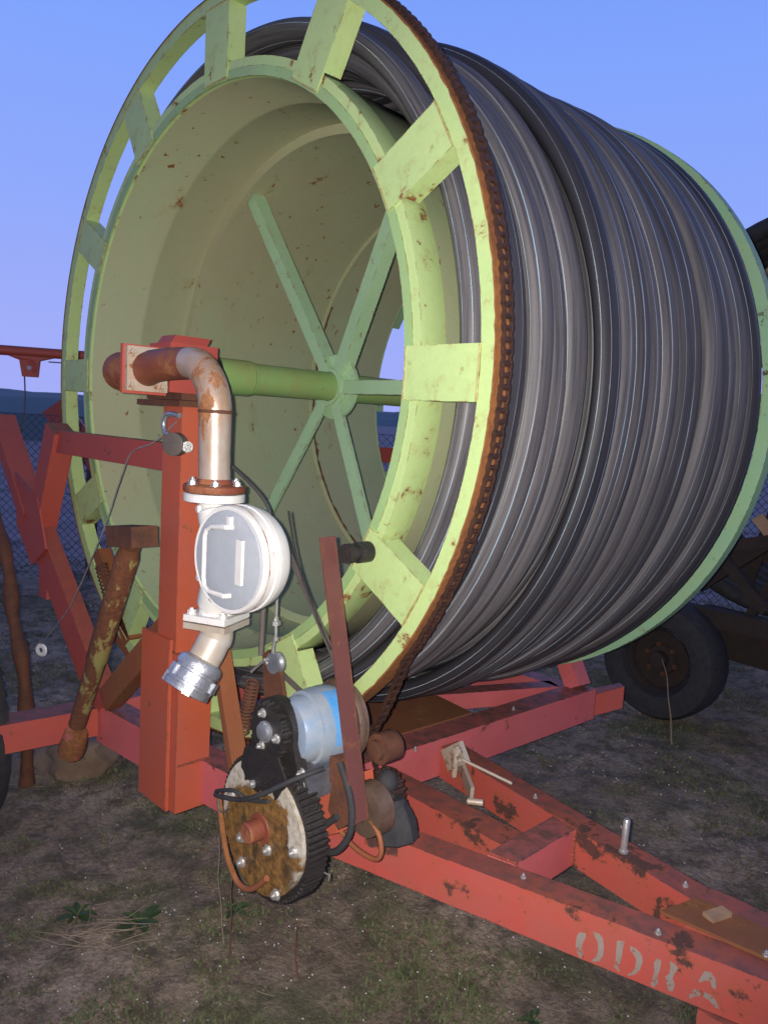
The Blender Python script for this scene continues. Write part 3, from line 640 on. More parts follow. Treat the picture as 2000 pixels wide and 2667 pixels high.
# mostly rust on the horizontal run and the foot, silver down the bend
feed=link('feed_pipe',bm,'pipe',mach,(.3,-.32,1.6))
me=feed.data; me.materials.append(M['elbowrust'])
for f in me.polygons:
    if f.center.x+.3<.40 : f.material_index=1
sqflange((.217,-.325,1.707),XA,.059,.014,'flange',feed)
bm=nb(); lathe(bm,(.5555,-.3145,1.604),(0,0,1),[(-.004,.0385),(-.002,.0425),(.003,.0425),(.005,.0385)],32); link('weld_bead',bm,'rust',feed)
bm=nb(); lathe(bm,(.560,-.313,1.410),(0,0,1),[(0,.073),(0,.0735),(.003,.0755),(.015,.0755),(.018,.072),(.020,.044),(.032,.0395)],48); fl1=link('flange',bm,'elbowrust',feed,label='round rusty bolted flange at the foot of the pipe')
for k in range(6):
    bm=nb(); hexbolt(bm,Vector((.560,-.313,1.429))+Vector((math.cos(k*PI/3+.5),math.sin(k*PI/3+.5),0))*.061,(0,0,1),.0095,.008); link('bolt',bm,'bolt',fl1)
# little gauge and clamp on the post beside the pipe
bm=nb(); lathe(bm,(.155,-.185,1.505),(.55,-1,0),[(-.02,.018),(0,.018),(.001,.034),(.030,.034),(.032,.030),(.0325,.0)],32); gz=link('pressure_gauge',bm,'strap',mach)
bm=nb(); tube(bm,smooth_path([(.185,-.20,1.588),(.12,-.20,1.590),(.095,-.20,1.565),(.11,-.20,1.535),(.16,-.20,1.528)],6),.008,10); link('gauge_hook',bm,'alu',gz)
bm=nb(); hexbolt(bm,(.20,-.18,1.50),(1,-.3,0),.012,.012); link('bolt',bm,'bolt',gz)
# --- flow meter
MC=Vector((.722,-.372,1.272)); MY=Vector((-.10,1,0)).normalized()
MS=.94
bm=nb(); lathe(bm,MC,MY,[(t,r*MS) for t,r in[(.0,.118),(-.004,.124),(-.004,.130),(.004,.134),(.012,.133),(.013,.130),(.034,.130),(.036,.1335),(.048,.1335),(.050,.130),(.072,.127),(.088,.116),(.094,.09),(.094,0)]],72,capends=False)
mt=link('flow_meter',bm,'white',mach,MC,label='round white painted flow meter hanging from the feed pipe')
bm=nb(); lathe(bm,MC,MY,[(-.001,.1142),(-.005,.1132),(-.006,.107),(-.0065,0)],72,capends=False); lid=link('meter_lid',bm,'face',mt,MC)
bm=nb(); tube(bm,[Vector((.755+.0,-.386,1.352)) ,Vector((.752,-.402,1.352)),Vector((.700,-.403,1.348)),Vector((.676,-.403,1.338)),Vector((.668,-.403,1.322)),Vector((.668,-.403,1.225)),Vector((.674,-.403,1.205)),Vector((.695,-.403,1.196)),Vector((.752,-.402,1.197)),Vector((.755,-.386,1.197))],.0058,12)
link('handle',bm,'white',lid)
bm=nb(); beam(bm,(.797,-.3935,1.330),(.797,-.3935,1.230),.022,.008,up=(0,1,0)); bev(bm,.002,1); link('lid_bracket',bm,'white',lid)
bm=nb(); beam(bm,(.74,-.388,1.365),(.752,-.388,1.365),.010,.020,up=(0,0,1)); link('lid_clasp',bm,'white',lid)
bm=nb(); tube(bm,smooth_path([(.565,-.313,1.392),(.575,-.315,1.36),(.60,-.318,1.31),(.62,-.32,1.25),(.61,-.318,1.18),(.590,-.314,1.13),(.588,-.313,1.10)],6),[.040]*6+[.046]*6+[.05]*18+[.044]*7,28)
link('meter_neck',bm,'white',mt)
bm=nb(); lathe(bm,(.560,-.313,1.386),(0,0,1),[(0,.069),(.002,.0745),(.018,.0745),(.021,.072)],48); link('flange',bm,'white',mt)
for p in((.557,-.355,1.368),(.560,-.350,1.20)):
    bm=nb(); lathe(bm,p,(-.2,-1,0),[(-.03,.011),(0,.011),(.004,.008)],14); link('plug',bm,'white',mt)
bm=nb(); dd_,a_,b2_=axes(MY); tube(bm,[MC+MY*.0125+(a_*math.cos(2*PI*k/96)+b2_*math.sin(2*PI*k/96))*(.1243+.0012*noise.noise(Vector((k*.4,0,0)))) for k in range(96)],[.0010+.0012*max(0,noise.noise(Vector((k*.21,5,0)))) for k in range(96)],5,closed=True); link('rust_line',bm,'rustrim',mt)
# rotated square lower flanges
for zz,mt_,th in((1.098,'white',.015),(1.079,'pipelow',.015)):
    bm=nb(); c=Vector((.590,-.313,zz)); q=[c+Vector((math.cos(R(a)),math.sin(R(a)),0))*.082 for a in(-20,70,160,250)]
    prism(bm,q,(0,0,th)); bev(bm,.009,3); lf=link('lower_flange',bm,mt_,mt)
    if mt_=='white':
        for a in(-20,70,160,250):
            bm=nb(); hexbolt(bm,c+Vector((math.cos(R(a)),math.sin(R(a)),0))*.062+Vector((0,0,th)),(0,0,1),.010,.010); link('bolt',bm,'white',lf)
# outlet elbow and quick coupling
od=Vector((-.07,-.565,-.86)).normalized()
e0=Vector((.590,-.313,1.078)); pts=[e0,e0-Vector((0,0,.03)),Vector((.589,-.319,1.042)),Vector((.588,-.330,1.020)),Vector((.586,-.346,.994))]
pe=smooth_path(pts+[pts[-1]+od*.03],5)
bm=nb(); tube(bm,pe,.041,30); outl=link('outlet_elbow',bm,'pipelow',mach)
cc=Vector((.586,-.346,.994))+od*.006
bm=nb(); lathe(bm,cc,od,[(-.012,.042),(-.004,.056),(.006,.060),(.018,.060),(.020,.055),(.026,.055),(.028,.063),(.052,.064),(.054,.058),(.060,.058),(.062,.062),(.078,.060),(.080,.050),(.078,.042),(.05,.040),(.02,.036),(.02,0)],56,capends=False)
for v_ in bm.verts: v_.co=cc+(v_.co-cc)*.97
cp=link('hose_coupling',bm,'alu',mach,label='cast silver hose coupling on the outlet')
dd,aa,bb=axes(od)
for k in range(6):
    a=k*PI/3+.4; rad=aa*math.cos(a)+bb*math.sin(a); tn=dd.cross(rad)
    bm=nb(); c=cc+dd*(.035 if k%2 else .062)+rad*.057; prism(bm,[c-tn*.010-dd*.010,c+tn*.010-dd*.010,c+tn*.010+dd*.016,c-tn*.010+dd*.016],rad*.010); bev(bm,.002,1); link('lug',bm,'alu',cp)
# --- motor and gears
G0=Vector((.742,-.268,.600))   # big wheel centre
PN=Vector((.742,-.262,.846))  # pinion centre
def toothed(bm,c,r,w_,nt_,th=.012):
    c=Vector(c)
    pts=[]
    for k in range(nt_):
        for q,rr in((0,r),(.45,r),(.55,r+th),(.92,r+th*.85)):
            a=2*PI*(k+q)/nt_; pts.append(c+Vector((math.cos(a),0,math.sin(a)))*rr)
    prism(bm,pts,YA*w_)
bm=nb(); toothed(bm,G0+YA*.010,.172,.056,72,.009); gw=link('toothed_wheel',bm,'black',mach,G0,smooth=False,label='large black greasy toothed wheel')
bm=nb(); pts=[]
for k in range(72):
    a=2*PI*k/72; r=.163+.004*math.sin(3*a+1)+.003*noise.noise(Vector((math.cos(a)*3,math.sin(a)*3,0))); pts.append(G0+Vector((math.cos(a)*r,0,math.sin(a)*r)))
prism(bm,pts,YA*.010); bev(bm,.004,2,60); cov=link('wheel_cover',bm,'cover',gw,G0)
bm=nb(); lathe(bm,G0,-YA,[(-.002,.040),(.004,.038),(.005,.027),(.038,.026),(.042,.022),(.043,0)],40,capends=False); link('wheel_hub',bm,'elbowrust',gw)
for dx,dz in((-.075,-.055),(.035,-.04),(.135,.0),(.075,-.135),(-.125,.035),(-.07,-.12),(-.03,.105)):
    bm=nb(); hexbolt(bm,G0+Vector((dx,0,dz)),-YA,.0105,.009); link('bolt',bm,'bolt',gw)
# casing joining pinion and wheel, black with grease
bm=nb(); pts=[]
for k in range(25): a=R(-10+200*k/24); pts.append(PN+Vector((math.cos(a)*.078,.0,math.sin(a)*.078)))
for k in range(13): a=R(165+ -30*k/12+20); pts.append(G0+Vector((math.cos(a)*.15,0,math.sin(a)*.15)))
pts+= [G0+Vector((.15,0,.05))]
prism(bm,[Vector((p.x,-.240,p.z)) for p in pts],YA*.03); bev(bm,.004,1,50); cas=link('gear_casing',bm,'black',mach)
bm=nb(); rg=random.Random(5); pts=[Vector((G0.x+x,-.2725,G0.z+z)) for x,z in((-.085,.125),(-.06,.10),(-.045,.118),(-.02,.085),(0,.112),(.015,.088),(.04,.115),(.06,.10),(.085,.125),(.10,.16),(.06,.20),(-.05,.20),(-.08,.165))]
pts2=[]
for q in range(len(pts)):
    a_,b_=pts[q],pts[(q+1)%len(pts)]
    for t in(0,.33,.66): p=a_.lerp(b_,t); pts2.append(p+Vector((rg.uniform(-.005,.005),0,rg.uniform(-.006,.006))))
prism(bm,pts2,(0,.006,0)); link('grease_smear',bm,'black',cas)
bm=nb(); toothed(bm,PN,.062,.05,22,.008); pin=link('pinion',bm,'black',mach,PN,smooth=False)
bm=nb(); lathe(bm,PN,-YA,[(-.001,.026),(.006,.026),(.008,.022),(.014,.021),(.016,.014),(.0165,0)],32,capends=False); link('shaft_end',bm,'alu',pin)
for a in(110,-5,250):
    bm=nb(); hexbolt(bm,PN+Vector((math.cos(R(a))*.044,0,math.sin(R(a))*.044)),-YA,.009,.009); link('bolt',bm,'bolt',pin)
MB_=Vector((.775,-.22,.846)); MD=Vector((.10,1,.0)).normalized()
bm=nb(); lathe(bm,MB_,MD,[(0,.055),(.004,.072),(.020,.080),(.045,.082),(.047,.090),(.075,.094),(.105,.096),(.125,.094),(.138,.086),(.142,.05)],56)
mot=link('blue_motor',bm,['blue','bluefresh'],mach,MB_,label='worn pale blue motor bell with a bright blue patch')
for f in mot.data.polygons:
    c=f.center; a=math.degrees(math.atan2(c.z,c.x)); t=c.dot(MD)
    if .088<t<.14 and -12+ (t-.06)*60<a<70: f.material_index=1
bm=nb(); lathe(bm,MB_,MD,[(.140,.05),(.141,.102),(.150,.106),(.158,.104),(.160,.095),(.172,.098),(.176,.094),(.18,.05)],64); link('motor_end_plate',bm,'motorplate',mot)
# oily lower casting with bright bolts
low=part('motor_mount','motorgrey',lambda b:(box(b,(.705,-.222,.705),(.865,-.095,.772)),),bv=.020,seg=4,label='grey oily casting under the blue motor')
for p in((.845,-.229,.77),(.845,-.229,.74),(.77,-.229,.735)):
    bm=nb(); hexbolt(bm,p,-YA,.009,.01); link('bolt',bm,'bolt',low)
part('mount_block','orange',lambda b:prism(b,[(.742,-.135,.665),(.845,-.135,.715),(.875,-.135,.60),(.80,-.135,.555),(.745,-.135,.57)],(0,.14,0)),bv=.004)
part('mount_bracket','rust',lambda b:(box(b,(.862,-.16,.735),(.895,-.10,.80)),prism(b,[(.87,-.155,.74),(.93,-.155,.72),(.94,-.155,.66),(.90,-.155,.625),(.86,-.155,.66)],(0,.03,0))),bv=.003)
bm=nb(); lathe(bm,(.925,-.105,.665),YA,[(0,.045),(.004,.062),(.03,.066),(.05,.066),(.055,.05)],44); link('drive_disc',bm,'motorplate',mach)
bm=nb(); toothed(bm,(.86,.015,.655),.045,.05,16,.008); link('drive_sprocket',bm,'chain',mach)
bm=nb(); lathe(bm,(.845,.045,.762),YA,[(-.045,.012),(-.040,.026),(-.025,.026),(-.024,.040),(.030,.041),(.034,.038),(.035,.012)],36); link('idler_roller',bm,'rust',mach)
# --- black rubber boot and knob on the drawbar
def boot(b):
    lathe(b,(.935,.02,.555),(-.22,-.02,1),[(0,.050),(.004,.054),(.045,.052),(.075,.042),(.085,.036),(.098,.034),(.105,.028)],8)
bt=part('rubber_boot','rubber',boot,bv=.006,label='black rubber boot with a round knob on the drawbar')
bm=nb(); bmesh.ops.create_uvsphere(bm,u_segments=24,v_segments=14,radius=.028); 
for v_ in bm.verts: v_.co=Vector((v_.co.x,v_.co.y,v_.co.z*1.15))+Vector((.885,.02,.690))
link('knob',bm,'rubber',bt)
bm=nb(); tube(bm,[(.905,.02,.64),(.890,.02,.68)],.014,14); link('knob_stem',bm,'rubber',bt)
# --- steel fixing on the cross beam
cl=part('latch','flange',lambda b:(beam(b,(.655,.60,.50),(.80,.49,.48),.012,.045),beam(b,(.62,.575,.50),(.70,.565,.56),.02,.07)),bv=.003,label='grey steel latch bolted to the front cross beam')
bm=nb(); tube(bm,[(.70,.52,.49),(.705,.52,.575)],.010,12); hexbolt(bm,(.705,.52,.575),(0,0,1),.014,.012); tube(bm,[(.715,.515,.56),(.735,.50,.562)],.006,8); link('latch_bolt',bm,'flange',cl)
bm=nb(); tube(bm,[(.715,.54,.545),(.875,.59,.512)],.005,12); link('latch_rod',bm,'flange',cl)
bm=nb(); tube(bm,[(.83,.43,.487),(.87,.455,.490)],.010,12); link('latch_stub',bm,'flange',cl)
# --- rods, straps, cables
def rod(name,mat,pts,r,seg=8,sm=True,label=None): 
    bm=nb(); tube(bm,smooth_path(pts,6) if sm and len(pts)>2 else pts,r,seg); return link(name,bm,mat,mach,label=label)
rod('control_cable','cable',[(.34,-.13,1.462),(.43,-.13,1.425),(.511,-.13,1.381),(.545,-.13,1.335),(.553,-.13,1.26),(.565,-.13,1.15)],.0048)
part('flat_strap','strap',lambda b:beam(b,(.600,-.115,1.262),(.880,-.115,.94),.004,.016,up=(1,0,.6)),bv=.001,label='flat grey brown strap running down to the motor')
rod('thin_cable','black',[(.605,-.118,1.36),(.655,-.118,1.23),(.74,-.118,1.11),(.80,-.118,1.04)],.003)
rod('pull_rod','strap',[(.523,-.125,1.12),(.520,-.125,.955)],.008,10)
tb=rod('tension_rod','bolt',[(.580,-.125,1.17),(.581,-.125,1.07)],.0042)
bm=nb(); lathe(bm,(.581,-.125,1.052),(0,0,1),[(0,.006),(.001,.013),(.012,.013),(.014,.007),(.022,.007)],6); link('turnbuckle_nut',bm,'bolt',tb)
bm=nb(); tube(bm,smooth_path([(.581,-.125,1.052),(.583,-.125,1.02),(.575,-.125,.995),(.572,-.125,.97),(.560,-.128,.95)],5),.0045,8); lathe(bm,(.584,-.125,1.012),(0,0,1),[(0,.009),(.008,.009)],10); link('hook',bm,'bolt',tb)
part('tension_strap','strap',lambda b:beam(b,(.575,-.10,.918),(.75,-.10,.865),.006,.014),bv=.001)
bm=nb(); coil(bm,(.470,-.11,.86),(.425,-.11,.70),.018,.003,15); link('tension_spring',bm,'rust',mach)
rod('orange_rod','rustorange',[(.584,-.285,.640),(.585,-.285,.62),(.621,-.285,.504),(.66,-.285,.452),(.694,-.285,.435),(.743,-.285,.450),(.800,-.285,.505)],.0075,10,label='bent orange rod looped round the toothed wheel')
rod('cable_tie','rubber',[(.575,-.29,.628),(.62,-.295,.640),(.69,-.295,.662),(.77,-.30,.705),(.86,-.26,.770),(.89,-.2,.79)],.0062,10,label='black rubber cord across the rusty wheel cover')
rod('cable_tie','rubber',[(.575,-.288,.636),(.63,-.302,.665),(.68,-.302,.682),(.72,-.29,.672),(.80,-.29,.700)],.0052,10,label='short upper rubber cord crossing the first')
rod('wire_loop','strap',[(.60,-.292,.645),(.60,-.296,.61),(.62,-.296,.60),(.65,-.296,.625)],.0028,6)
rod('hydraulic_hose','rubber',[(.905,-.165,.80),(.945,-.17,.75),(.962,-.17,.69),(.952,-.17,.635),(.915,-.17,.585),(.870,-.17,.565),(.835,-.17,.575),(.85,-.17,.61),(.905,-.165,.665)],.0085,12,label='curved black hydraulic hose hanging below the lever')
rod('orange_hoop','rustorange',[(.80,-.10,.610),(.86,-.10,.578),(.915,-.10,.562),(.975,-.10,.566),(.995,-.10,.592),(.985,-.10,.63),(.955,-.10,.655)],.0065,10,label='orange wire hoop hanging beside the drawbar')
rod('loose_wire','bolt',[(.845,-.13,.60),(.832,-.13,.575),(.825,-.13,.545),(.806,-.13,.51),(.803,-.13,.485),(.835,-.13,.475),(.850,-.13,.478),(.848,-.13,.462)],.0022,6)
rod('pull_wire','bolt',[(.10,-.16,1.57),(-.02,-.17,1.50),(-.16,-.17,1.46),(-.24,-.17,1.36),(-.33,-.17,1.215),(-.45,-.17,1.06),(-.62,-.17,.86),(-.78,-.17,.73),(-.90,-.17,.640)],.0022,6,label='thin guide wire running down to the left')
bm=nb(); lathe(bm,(-.945,-.15,.602),(.6,-1,0),[(0,.011),(-.003,.022),(.003,.028),(.009,.022),(.008,.011)],28,closed=True); link('insulator_ring',bm,'white',mach)

# wheel of the machine at the left edge (only its tread shows)
def wheel(parent,c,axis,r,w_,rim_r,mat_rim,nm='wheel',lugs=36):
    c=Vector(c); d,a,b_=axes(axis); h=w_/2
    bm=nb(); lathe(bm,c,d,[(-h*.55,rim_r),(-h*.9,rim_r*1.12),(-h,(r+rim_r)/2),(-h*.92,r*.93),(-h*.6,r*.99),(0,r),(h*.6,r*.99),(h*.92,r*.93),(h,(r+rim_r)/2),(h*.9,rim_r*1.12),(h*.55,rim_r)],64,closed=True)
    for k in range(lugs):
        for sg in(-1,1):
            an=2*PI*(k+(.5 if sg>0 else 0))/lugs; u=a*math.cos(an)+b_*math.sin(an); t=d.cross(u)
            p=c+u*(r*.975); prism(bm,[p+t*.010+d*sg*.004,p+t*.030+d*sg*h*.86,p+t*.006+d*sg*h*.86,p-t*.012+d*sg*.004],u*.022)
    t_=link('tyre',bm,'rubber',parent,c)
    bm=nb(); lathe(bm,c,d,[(-h*.6,rim_r),(-h*.5,rim_r*.94),(-h*.2,rim_r*.88),(-h*.15,rim_r*.5),(-h*.30,rim_r*.45),(-h*.32,.05),(-h*.75,.048),(-h*.8,.03),(-h*.8,0)],40,capends=False)
    rm=link('rim',bm,mat_rim,parent,c)
    for k in range(6):
        an=k*PI/3+.3; u=a*math.cos(an)+b_*math.sin(an); bm=nb(); hexbolt(bm,c+u*rim_r*.47-d*h*.31,-d,.010,.012); link('wheel_nut',bm,'rust',rm)
    return t_
TYX=-.885
e=empty('trailer_wheel',(TYX,-.60,0),'black rubber tyre cut off by the left edge of the picture','wheel')
wheel(e,(TYX,-.505,.385),(0,1,0),.385,.20,.20,'darkrust',lugs=0)
# muddy concrete foot under the leg
bm=nb(); bmesh.ops.create_icosphere(bm,subdivisions=4,radius=1)
for v_ in bm.verts:
    p=v_.co.copy(); k=1+.25*noise.noise(p*1.7)+.10*noise.noise(p*5)
    v_.co=Vector((-1.12+p.x*.21*k,.09+p.y*.17*k,.01+max(p.z,-.9)*.12*k))
o=link('concrete_block',bm,'stone'); tag(o,'lumpy brown muddy block on the ground behind the leaning rusty leg','block')

# ================================================================== BACKGROUND LEFT
# red boom pipe with its pulley
e=empty('boom_pipe',(-2.9,.6,0),'dark red horizontal boom pipe with a hanging pulley, seen against the sky at left','pipe boom')
bm=nb(); tube(bm,[(-3.35,-.90,1.895),(-2.30,2.6,1.95)],.031,16); link('pipe',bm,'boomred' if 'boomred' in M else 'kred',e)
bm=nb(); lathe(bm,(-2.873,.507,1.815),(.7,-.7,0),[(-.022,.010),(-.022,.040),(-.012,.044),(0,.034),(.012,.044),(.022,.040),(.022,.010)],28); pl=link('pulley',bm,'kred',e)
bm=nb(); lathe(bm,(-2.873,.507,1.815),(.7,-.7,0),[(.0225,.016),(.030,.014)],16); link('pulley_pin',bm,'bolt',pl)
bm=nb(); prism(bm,[(-2.93,.39,1.885),(-2.83,.64,1.888),(-2.86,.56,1.862),(-2.85,.545,1.76),(-2.89,.47,1.76),(-2.91,.46,1.86)],(.02,-.02,0)); link('pulley_bracket',bm,'kred',e)
bm=nb(); tube(bm,smooth_path([(-2.905,.475,1.82),(-2.90,.48,1.6),(-2.91,.46,1.4),(-2.91,.47,1.2)],5),.0045,6); tube(bm,[(-2.84,.60,1.862),(-2.30,2.5,1.885)],.004,6); link('cable',bm,'cable',e)
for p in((-3.30,-.75),(-2.32,2.5)):
    bm=nb(); tube(bm,[(p[0],p[1],-.05),(p[0],p[1],1.9)],.04,12); link('boom_post',bm,'kred',e)
# leaning rusty pole
e=empty('rusty_pole',(-1.08,-.05,0),'bent rusty pole leaning at the far left behind the red frame','pole')
bm=nb(); tube(bm,smooth_path([(-1.62,-.16,1.33),(-1.44,-.16,1.05),(-1.30,-.16,.88),(-1.24,-.16,.68),(-1.13,-.16,.50),(-1.08,-.16,.28),(-1.07,-.16,-.02)],6),[.030+.006*math.sin(i*.9) for i in range(37)],12); link('pole',bm,'rust',e)
bm=nb(); tube(bm,smooth_path([(-1.31,-.20,.94),(-1.29,-.21,.91),(-1.315,-.21,.895),(-1.30,-.21,.87)],5),.006,6); link('tie_wire',bm,'bolt',e)
# small orange winch unit behind the K frame
e=empty('winch_frame',(-1.0,.75,0),'small red winch frame standing on the ground behind the red guide frame','winch')
part('frame_plate','kred',lambda b:(beam(b,(-1.18,.55,.02),(-1.10,.55,.72),.05,.07,up=(1,0,0)),beam(b,(-1.12,.55,.70),(-.92,.62,.40),.05,.06),beam(b,(-1.2,.55,.30),(-.85,.70,.33),.05,.07)),parent=e,bv=.004)
bm=nb(); lathe(bm,(-1.02,.55,.45),(0,1,0),[(0,.03),(0,.10),(.01,.10),(.012,.05),(.10,.05),(.112,.10),(.12,.10),(.12,.03)],28); link('winch_drum',bm,'rust',e)
# chain link fence behind everything
FP=Vector((CAM.x,CAM.y,0))+Vector((-.7105,.7037,0))*7.0; FD=Vector((.7037,.7105,0))
e=empty('chain_link_fence',FP,'grey chain link fence on thin posts crossing behind the machine','fence')
def fpnt(u,z): return FP+FD*u+Vector((0,0,z))
U0,U1,ZT=-4.4,4.4,1.50
bm=nb()
def wireq(a,b_,r): 
    d=(b_-a).normalized(); s_=Vector((0,0,1)).cross(FD).normalized(); 
    u=d.cross(s_).normalized()
    A=[bm.verts.new(p+q) for p in(a,b_) for q in(u*r,-u*.5*r+s_*.87*r,-u*.5*r-s_*.87*r)]
    for i in range(3): bm.faces.new((A[i],A[(i+1)%3],A[3+(i+1)%3],A[3+i]))
cell=.075; nU=int((U1-U0)/cell)
for k in range(-int(ZT/cell),nU):
    u=U0+k*cell
    for sg in(1,-1):
        ua=u if sg>0 else u+ZT; ub=u+ZT if sg>0 else u
        a=fpnt(ua,0.02);b_=fpnt(ub,ZT)
        # clip to the fence width
        ta=0;tb_=1
        if ub!=ua:
            for lim in(U0,U1):
                t=(lim-ua)/(ub-ua)
                if lim==U0:
                    if ua<U0: ta=max(ta,t)
                    elif ub<U0: tb_=min(tb_,t)
                else:
                    if ua>U1: ta=max(ta,t)
                    elif ub>U1: tb_=min(tb_,t)
        if tb_-ta>.02: wireq(a.lerp(b_,ta),a.lerp(b_,tb_),.0030)
link('mesh_panel',bm,'wire',e,smooth=False)
for u in(-4.4,-1.5,1.4,4.4):
    bm=nb(); tube(bm,[fpnt(u,-.1)+Vector((.03,-.03,0)),fpnt(u,1.62)+Vector((.03,-.03,0))],.024,12); link('fence_post',bm,'wire',e)
bm=nb(); 
for z in(ZT,.8,.06): tube(bm,[fpnt(U0,z),fpnt(U1,z)],.0028,6)
link('tension_wire',bm,'wire',e)
# slab leaning beyond the fence
bm=nb(); beam(bm,(-5.35,1.65,1.55),(-4.95,2.05,.9),.22,.40,up=(1,-1,.6)); bev(bm,.02,1); o=link('tank_box',bm,'kred'); tag(o,'faded pink and maroon box tilted beyond the fence at left','box')
bm=nb(); beam(bm,(-5.1,1.9,-.05),(-5.1,1.9,1.15),.08,.08,up=(1,0,0)); link('box_stand',bm,'rust',o)
# ================================================================== BACKGROUND RIGHT: a second trailer with a reel
e2=empty('reel_trailer',(.9,3.6,0),'dark second hose reel trailer standing behind the green flange at right','hose reel')
wheel(e2,(.255,2.92,.345),(0,1,0),.345,.24,.185,'darkrust',lugs=0)
bm=nb(); tube(bm,[(.255,2.95,.345),(.255,4.4,.345)],.04,12); link('wheel_axle',bm,'rust',e2)
C2=Vector((.80,3.35,1.78))
for k in range(9):
    bm=nb(); yy=k*.11; rr=1.12-.01*(k%3); pts=[C2+Vector((math.cos(2*PI*i/80)*rr,yy,math.sin(2*PI*i/80)*rr)) for i in range(80)]
    tube(bm,pts,.052,12,closed=True); link('hose_coil',bm,'rubber',e2)
bm=nb()
for a in range(15,375,60):
    u=Vector((math.cos(R(a)),0,math.sin(R(a)))); beam(bm,C2+u*.06-YA*.08,C2+u*1.03-YA*.08,.07,.03,up=(0,1,0))
lathe(bm,C2-YA*.1,YA,[(0,.12),(1.1,.12)],20); link('reel_spider',bm,'darkrust',e2)
part('plank','wood',lambda b:beam(b,(.635,3.05,1.215),(.83,3.10,.985),.03,.062),parent=e2,bv=.004,label='bare wooden plank tied to the trailer')
part('upper_plank','wood',lambda b:beam(b,(.34,3.14,2.36),(.80,3.14,2.72),.03,.09),parent=e2,bv=.004)
for nm_,a_,b2_,w_,h_ in(('chassis_beam',(-.1,3.02,.62),(2.0,3.02,.62),.08,.10),('chassis_beam',(-.1,4.3,.62),(2.0,4.3,.62),.08,.10),('chassis_tie',(1.2,3.07,.62),(1.2,4.25,.62),.08,.10),('strut',(.45,3.00,1.02),(.95,3.05,1.16),.05,.06),('strut',(.47,2.99,1.0),(.76,2.99,.72),.05,.055),('strut',(.76,2.985,.73),(.98,2.985,.92),.03,.03),('strut',(.30,3.2,.75),(1.1,3.2,1.45),.06,.07),('strut',(.55,3.15,.5),(.95,3.15,1.3),.05,.05),('strut',(.35,3.3,1.0),(1.5,3.3,.95),.07,.09),('crossbar',(.30,3.25,.50),(1.6,3.25,.45),.2,.25),('stand_leg',(1.4,3.02,.60),(1.4,3.02,-.02),.05,.06),('axle_bracket',(.255,3.1,.345),(.7,3.1,.60),.06,.08)):
    part(nm_,'darkrust',lambda b:beam(b,a_,b2_,w_,h_),parent=e2,bv=.004)
# dry stalk in front of that wheel
def stalk(name,pts,r,label,mat='straw',group=None,cat='dry stalk'):
    bm=nb(); P=smooth_path(pts,6); tube(bm,P,[r*(1-.6*i/(len(P)-1)) for i in range(len(P))],6); o=link(name,bm,mat,origin=pts[0]); tag(o,label,cat,group); return o
stalk('dry_stalk',[(.50,2.58,-.01),(.47,2.60,.14),(.44,2.62,.22),(.40,2.66,.33),(.345,2.70,.40)],.0045,'pale crooked dry stalk standing in front of the dark background wheel')
stalk('dry_stalk',[(.15,2.45,-.01),(.16,2.46,.15),(.13,2.5,.26)],.003,'thin short dry stalk left of the dark background wheel','stem')
stalk('dry_stalk',[(.422,-.12,0),(.417,-.118,.08),(.424,-.122,.15),(.414,-.12,.22),(.422,-.118,.30),(.412,-.12,.40)],.0030,'tall reddish brown stalk standing below the orange bent rod','stem')
stalk('dry_stalk',[(.36,-.10,0),(.345,-.10,.06),(.335,-.10,.13),(.315,-.10,.20),(.318,-.10,.27),(.31,-.10,.33)],.0020,'slim dry stalk left of the reddish one under the wheel','straw')
stalk('dry_stalk',[(.62,-.02,0),(.60,-.02,.08),(.59,-.01,.15)],.0035,'short dry twig below the toothed wheel on the right','stem')

# ================================================================== GROUND COVER
def vis(x,y,m_=.12):
    d=Vector((x,y,0))-CAM; t=d.dot(F)
    if t<.3: return False
    return abs(d.dot(RT)/t)<.4944+m_ and -.66-m_<d.dot(UP)/t<.66
rnd=random.Random(3)
def clump(x,y): return .75*noise.noise(Vector((x*2.1+5.3,y*2.1-2.2,23)))+.65*noise.noise(Vector((x*5.7,y*5.7,4)))
bm=nb(); cnt=0; tries=0
while cnt<70000 and tries<1000000:
    tries+=1
    t=rnd.random(); dist=1.0+9*t**1.5; a=R(rnd.uniform(95,178)); x=CAM.x+math.cos(a)*dist; y=CAM.y+math.sin(a)*dist
    if not vis(x,y): continue
    c=clump(x,y)
    if c<.06+rnd.uniform(-.18,.14): continue
    z=gh(x,y); h=rnd.uniform(.003,.013)*(1+max(0,c)*1.3)*(1+.03*dist); wd=rnd.uniform(.0012,.0028)*(1+.13*dist)
    an=rnd.uniform(0,2*PI); le=rnd.uniform(.3,1.8)*h; dx,dy=math.cos(an),math.sin(an)
    p=Vector((x,y,z-.003)); s_=Vector((-dy,dx,0))*wd
    a_=bm.verts.new(p-s_); b1=bm.verts.new(p+s_); m1=bm.verts.new(p+s_*.9+Vector((dx*le*.4,dy*le*.4,h*.65))); m0=bm.verts.new(p-s_*.9+Vector((dx*le*.4,dy*le*.4,h*.65))); tp_=bm.verts.new(p+Vector((dx*le,dy*le,h)))
    bm.faces.new((a_,b1,m1,m0)); bm.faces.new((m0,m1,tp_)); cnt+=1
o=link('ground_weeds',bm,'blade',origin=(0,0,0),keep=True,smooth=False); tag(o,'low dark green moss and weeds growing in patches over the bare soil','weeds',kind='stuff')
bm=nb(); cnt=0
